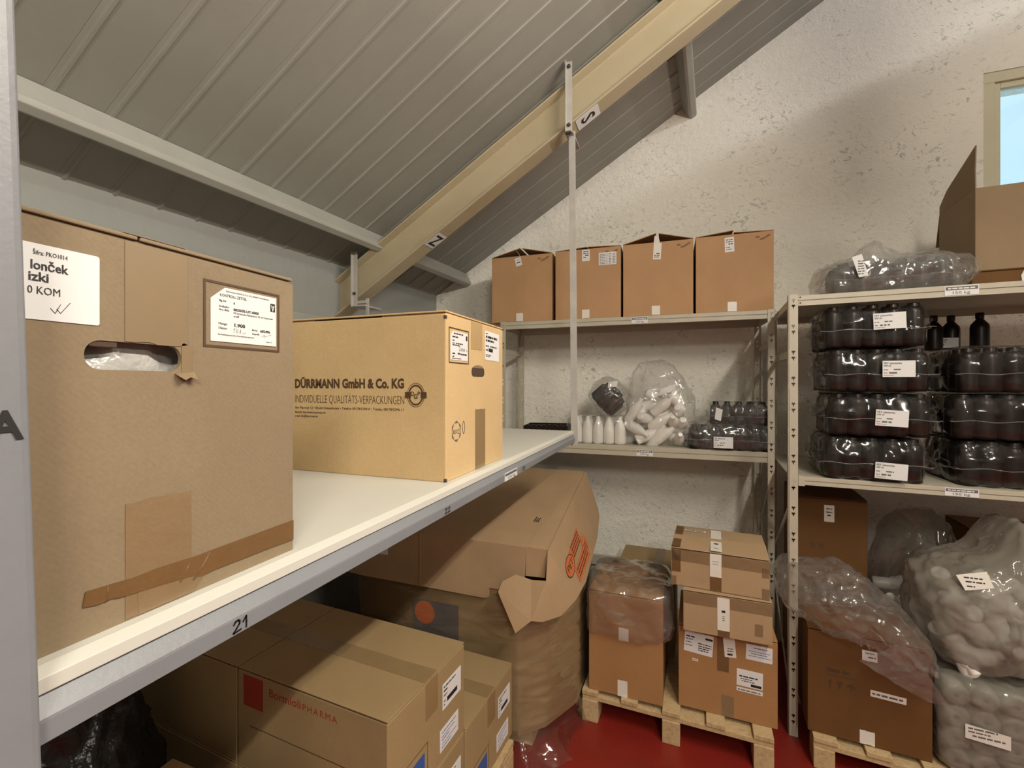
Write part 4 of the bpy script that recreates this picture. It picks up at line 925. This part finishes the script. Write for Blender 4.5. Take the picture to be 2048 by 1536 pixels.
# side flap, bent outwards, with a tab hanging at the near end
def V(*p): return Vector(p)
main=[(-.500,1.785,.919),(-.52,2.70,1.075),(-.441,2.68,.856),(-.430,2.648,.821),(-.414,2.482,.759),(-.401,2.083,.679),(-.408,1.899,.679)]
near=[(-.500,1.785,.919),(-.408,1.899,.679),(-.455,1.82,.640),(-.512,1.75,.640),(-.500,1.765,.80)]
tab=[(-.500,1.765,.80),(-.512,1.75,.640),(-.548,1.72,.652),(-.607,1.70,.602),(-.690,1.72,.745),(-.676,1.735,.785),(-.625,1.755,.812),(-.560,1.765,.795)]
def polymesh(ptsl,t,name):
    bm=bmesh.new(); vs={}
    for pts in ptsl:
        f=[]
        for p in pts:
            if p not in vs: vs[p]=bm.verts.new(p)
            f.append(vs[p])
        bm.faces.new(f)
    bmesh.ops.recalc_face_normals(bm,faces=bm.faces)
    bmesh.ops.triangulate(bm,faces=[f for f in bm.faces if len(f.verts)>4])
    bmesh.ops.solidify(bm,geom=list(bm.faces),thickness=t)
    me=bpy.data.meshes.new(name); bm.to_mesh(me); bm.free(); return me
fl=put('lid_flap',polymesh([main,near,tab],.006,'lid_flap'),M['card_kraft'],oc,I)
# orange recycling print on the flap
pl_o=V(-.500,1.785,.919); pe=(V(-.52,2.70,1.075)-pl_o).normalized(); pd=V(math.sin(R(20)),0,-math.cos(R(20))); pn_=pe.cross(pd).normalized()
if pn_.x<0: pn_=-pn_
pw=pn_.cross(pe)
Mf=frame(pl_o+pn_*.0075,pe,pw)      # x along the hinge, y up the flap
def onflap(pts): return pts
lgm=put('printed_mark',MB().prism([(.185,-.120),(.395,-.105),(.400,-.158),(.20,-.178)],.0005).mesh('printed_mark'),M['ink_orange'],oc,I@Mf); lgm['label']='orange PET recycling mark'
put('printed_mark',MB().prism([(.178,-.205),(.18,-.264),(.443,-.272),(.42,-.200)],.0005).mesh('printed_mark'),M['ink_orange'],oc,I@Mf)
put('printed_mark',MB().prism(circle(.145,-.160,.042,24,.070),.0006).mesh('printed_mark'),M['ink_orange'],oc,I@Mf@T(0,0,.0003))
put('printed_mark',MB().prism(circle(.418,-.215,.050,20,.050),.0006).mesh('printed_mark'),M['ink_orange'],oc,I@Mf@T(0,0,.0003))
put('printed_ring',plate_mesh(circle(.145,-.160,.042,24,.070),[circle(.145,-.160,.038,24,.064)],.0005),M['ink_brown'],oc,I@Mf@T(0,0,.0010))
lettering(oc,I@Mf@T(.097,-.172,.0014),'PET',.040,M['ink_brown'],width=.095,bold=.01)
put('print',words_mesh([(.225,.385,-.122-.015*k,.007) for k in range(4)]+[(.20,.41,-.220-.016*k,.007) for k in range(3)]+[(.395,.445,-.205-.014*k,.006) for k in range(3)],12),M['ink_brown'],oc,I@Mf@T(0,0,.0010))

# ================================================================ G. cartons below the hanging shelf, front
zg=.178
pallet('wooden_pallet','wooden pallet under the stacked pharma cartons below the hanging shelf',(-1.235,1.335,0),R(-3.6),1.20,.79,7,3,zg-.001,.09)
ex=Vector((math.cos(R(-3.6)),math.sin(R(-3.6)),0)); ey=Vector((-ex.y,ex.x,0))
corner=Vector((-.678,.948,0))
BW,BD,BH=.556,.383,.280
def pharma(ix,iy,iz,label,dec=True):
    c=corner-ex*(BW/2+ix*(BW+.006))+ey*(BD/2+iy*(BD+.006))
    B=Carton('cardboard_box',label,'box',BW,BD,BH,(c.x,c.y,zg+iz*(BH+.0095)),R(-3.6),'card_olive',group='pharma cartons on the pallet',gap=.003)
    B.tape('R',.165,BH-.105,.062,.105,'tape_soft'); B.tape('T',.0,BD/2-.031,BW,.062,'tape_soft')
    if not dec: return B
    l=B.sticker('R',.252,BH-.132,.108,.078,[(.06,.7,.82,.06),(.06,.3,.66,.07),(.06,.25,.5,.05),(.06,.2,.28,.05),(.06,.15,.14,.05)],seed=21+iy)
    put('print',MB().quad(.025,.014,.085,.028).mesh('print'),M['ink'],l,T(0,0,.0009))
    B.sticker('R',.238,.030,.106,.066,[(.10,.9,.78,.05),(.1,.8,.6,.04),(.1,.5,.46,.05),(.1,.9,.28,.04),(.1,.6,.12,.05)],seed=25+iy,ink='ink_blue')
    put('printed_frame',plate_mesh([(0,-.0),(.115,0),(.115,.105),(0,.105)],[[(.002,.002),(.113,.002),(.113,.103),(.002,.103)]],.0003),M['ink_brown'],B.o,B.fr('R',.060,.008,.0003))
    put('printed_square',MB().quad(.010,.010,.100,.085).mesh('printed_square'),M['ink_blue'],B.o,B.fr('R',.060,.008,.0006))
    sq=put('printed_square',MB().prism([(0,0),(.082,0),(.082,.090),(0,.090)],.0003).mesh('printed_square'),M['ink_red'],B.o,B.fr('F',BW-.530,BH-.098,.0003))
    lettering(B.o,B.fr('F',BW-.425,BH-.046,.0003),'Bormioli',.034,M['ink_red'],width=.125,bold=.01)
    lettering(B.o,B.fr('F',BW-.292,BH-.046,.0003),'PHARMA',.026,M['ink_red'],width=.125,space=1.3)
    put('printed_line',MB().quad(0,0,.40,.0025).mesh('printed_line'),M['ink_brown'],B.o,B.fr('F',.05,.125,.0003))
    return B
pharma(0,0,1,'Upper front carton printed Bormioli PHARMA, with a red square, below the hanging shelf')
pharma(0,0,0,'lower front carton under the Bormioli PHARMA one, below the hanging shelf')
pharma(0,1,0,'single-height carton behind the Bormioli stack with two white labels, next to the bulk carton')
pharma(1,0,1,'dark shaded carton at the left of the Bormioli stack, against the eaves wall',False)
pharma(1,0,0,'bottom carton at the far left of the pallet below the hanging shelf',False)
pharma(1,1,0,'rear left carton on the pallet below the hanging shelf',False)
# black sack in the corner on a low carton
B=Carton('cardboard_box','low carton beside the black plastic sack in the bottom left corner','box',.43,.36,.54,(-1.115,.68,0.0005),0,'card_olive')
sk=thing('plastic_sack','black plastic sack standing in the dark bottom left corner','bag',(-1.60,.73,.0005))
put('sack_body',blob((.50,.36,.82),95,20,.022,9,3.0,lambda w,q:Vector((w.x*(1-.25*max(0,q.z)),w.y*(1-.2*max(0,q.z)),w.z)),.026),M['bag_black'],sk)
put('sack_neck',MB().lathe([(.035,0),(.02,.03),(.028,.05),(.05,.075),(.03,.078)],12).mesh('sack_neck',smooth=True),M['bag_black'],sk,T(-.08,.02,.80)@RX(.3))

# ================================================================ H. lower right, under the right rack
pallet('wooden_pallet','wooden pallet under the lower right carton, mostly cut off by the frame',(.975,2.62,0),R(-5),.80,.92,5,3,.128,.085)
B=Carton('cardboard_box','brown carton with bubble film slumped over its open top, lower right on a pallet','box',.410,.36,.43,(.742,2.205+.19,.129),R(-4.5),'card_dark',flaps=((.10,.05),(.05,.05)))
B.sticker('F',.215,.205,.115,.026,[(.05,.95,.35,.3)],mat='tape_white',rot=-.03,seed=31,ink='ink_grey')
B.tape('F',.180,.004,.050,.055,'tape_white'); B.sticker('F',.188,.345,.050,.042,[(.2,.8,.7,.08),(.4,.9,.3,.14)],seed=32)
put('print',words_mesh([(0,.075,.0,.014),(0,.095,-.014,.003)],33),M['ink_brown'],B.o,B.fr('F',.070,.268,.0003))
for k,(pts) in enumerate(([(0,0),(.006,0),(.006,.022),(.012,.022),(.003,.032),(-.006,.022),(0,.022)],[(.030,.0),(.042,0),(.038,.006),(.038,.012),(.046,.02),(.046,.03),(.026,.03),(.026,.02),(.034,.012),(.034,.006)],[(.060,.012),(.064,.024),(.075,.03),(.086,.024),(.090,.012),(.077,.014),(.077,.0),(.073,.0),(.073,.014)])):
    put('printed_symbol',MB().prism(pts,.0003).mesh('printed_symbol'),M['ink_brown'],B.o,B.fr('F',.076,.205,.0003))
# bubble film slumped over the carton
bf=thing('bubble_film','crumpled clear bubble film slumped over the lower right carton','plastic sheet',(.70,2.33,.575))
def bubshape(w,q):
    if w.x<-.12: w.y+=.85*min(.12,(-.12-w.x))
    u=(w.x+.25)/.5
    w.z-=.20*max(0,u-.45)**1.2*2.0 if q.z>-.2 else .30*max(0,u-.5)
    w.z+=noise.noise(Vector((w.x*22,w.y*22,w.z*22)))*.016
    return w
put('film',blob((.50,.42,.22),97,22,.014,17,2.8,bubshape,.022),M['film_bubble'],bf,T(0,-.02,0))
def tongue():
    mb=MB(); n=14
    for i in range(n+1):
        for j in range(7):
            a=i/n; b=j/6-.5
            x=-.02+.17*a+b*(.15-.09*a); z=-.06-.16*a+.10*b*(1-a)
            y=-.222-.012*math.sin(a*3)+.010*noise.noise(Vector((a*6,b*6,2)))+.008*noise.noise(Vector((a*15,b*15,4)))
            mb.v.append((x+.06,y,z+.06))
    for i in range(n):
        for j in range(6): mb.f.append((i*7+j,i*7+j+1,(i+1)*7+j+1,(i+1)*7+j))
    return mb.mesh('film_tongue',smooth=True)
put('film_tongue',tongue(),M['film_bubble'],bf)
# dark carton behind
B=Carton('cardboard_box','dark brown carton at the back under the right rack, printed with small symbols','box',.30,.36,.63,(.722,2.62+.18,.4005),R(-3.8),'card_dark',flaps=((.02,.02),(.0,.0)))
B.sticker('F',.125,.52,.042,.082,[(.2,.8,.75,.06),(.2,.8,.55,.06),(.3,.8,.35,.08)],mat='tape_white',seed=35)
for k in range(2): put('printed_symbol',MB().prism([(0,0),(.014,0),(.011,.008),(.018,.016),(.018,.024),(-.004,.024),(-.004,.016),(.003,.008)],.0003).mesh('printed_symbol'),M['ink_brown'],B.o,B.fr('F',.070+.034*k,.385,.0003))
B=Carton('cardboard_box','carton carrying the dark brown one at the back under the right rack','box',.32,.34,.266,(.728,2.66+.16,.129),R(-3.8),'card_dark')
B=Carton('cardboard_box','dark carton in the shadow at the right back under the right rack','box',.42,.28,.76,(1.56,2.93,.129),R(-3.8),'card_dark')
# clear sack of small white bottles at the back
zb=.1295
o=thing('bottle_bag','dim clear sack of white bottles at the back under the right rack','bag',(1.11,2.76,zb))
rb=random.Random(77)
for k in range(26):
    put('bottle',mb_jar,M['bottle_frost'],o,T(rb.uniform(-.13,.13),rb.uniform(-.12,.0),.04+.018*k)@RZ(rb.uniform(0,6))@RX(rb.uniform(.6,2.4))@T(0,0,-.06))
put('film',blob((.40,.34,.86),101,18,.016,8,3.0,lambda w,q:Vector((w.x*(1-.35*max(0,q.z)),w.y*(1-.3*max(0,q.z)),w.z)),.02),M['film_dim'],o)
put('tag',MB().prism([(0,0),(.045,.01),(.038,.085),(-.008,.080)],.0006).mesh('tag'),M['tape_white'],o,frame((-.11,-.168,.545),(1,0,0),(0,0,1)))
# pack of bottles lying on their sides, bases towards us, lower right
pk=thing('bottle_pack','film-wrapped pack of translucent bottles lying with their bases outwards, bottom right','bottles',(1.175,2.31,zb),R(-4))
base=lathe_mesh([(.008,.006),(.012,.003),(.030,.0),(.0395,.004),(.041,.012),(.041,.15),(.030,.17),(.016,.18)],16,'bottle')
for i in range(5):
    for j in range(4):
        b_=put('bottle',base,M['bottle_frost'],pk,T(-.168+.084*i,-.145,.044+.083*j)@RX(R(-90)))
        put('dimple_shade',bpy.data.meshes.get('dimple_shade') or MB().lathe([(.0085,0),(.0085,.0015)],10).mesh('dimple_shade'),M['ink_grey'],b_,T(0,0,.0035))  # dark disc paints the shade in each base dimple
put('film',blob((.445,.36,.350),103,18,.006,12,9.0,None,.010),M['film_milky'],pk,T(0,.02,-.003) if False else T(0,.025,.0))
put('printed_band',MB().quad(0,0,.030,.330).mesh('printed_band'),M['ink_grey'],pk,frame((.165,-.170,.010),(1,0,0),(0,0,1))) if False else None
l=put('label',MB().prism([(0,0),(.125,-.010),(.125,.040),(0,.052)],.0006).mesh('label'),M['tape_white'],pk,frame((-.155,-.168,.155),(1,0,0),(0,0,1)))
put('print',words_mesh([(.008,.09,.036,.006),(.008,.07,.024,.005),(.02,.11,.010,.006)],36),M['ink_grey'],l,T(0,0,.0008))
# big clear sack of white caps and jars on top
o=thing('bottle_bag','bulging clear sack of white jars with paper tag on the bottom right pack','bag',(1.165,2.37,zb+.366))
for k in range(44):
    put('bottle',mb_jar,M['bottle_frost'],o,T(rb.uniform(-.15,.17),rb.uniform(-.14,.06),.04+rb.uniform(0,1)**1.2*.27)@RZ(rb.uniform(0,6))@RX(rb.uniform(.3,2.8))@T(0,0,-.06))
def sackshape(w,q):
    if q.z>.2:
        u=(q.z-.2)/.8; k=math.exp(-((w.x-.07)/.07)**2); w.z+=.16*u*k-.02*u
    return w
put('film',blob((.46,.40,.43),107,20,.016,10,3.0,sackshape,.018),M['film_milky'],o,T(0,-.02,0))
tg=put('tag',MB().prism([(0,0),(.085,.020),(.070,.075),(-.022,.052)],.0006).mesh('tag'),M['tape_white'],o,T(-.155,-.215,.335)@frame((0,0,0),(1,0,0),(0,.25,1)))
put('print',words_mesh([(.006,.030,.014,.005),(.004,.06,.030,.005),(.0,.055,.044,.005)],38),M['ink'],tg,T(0,0,.0008))
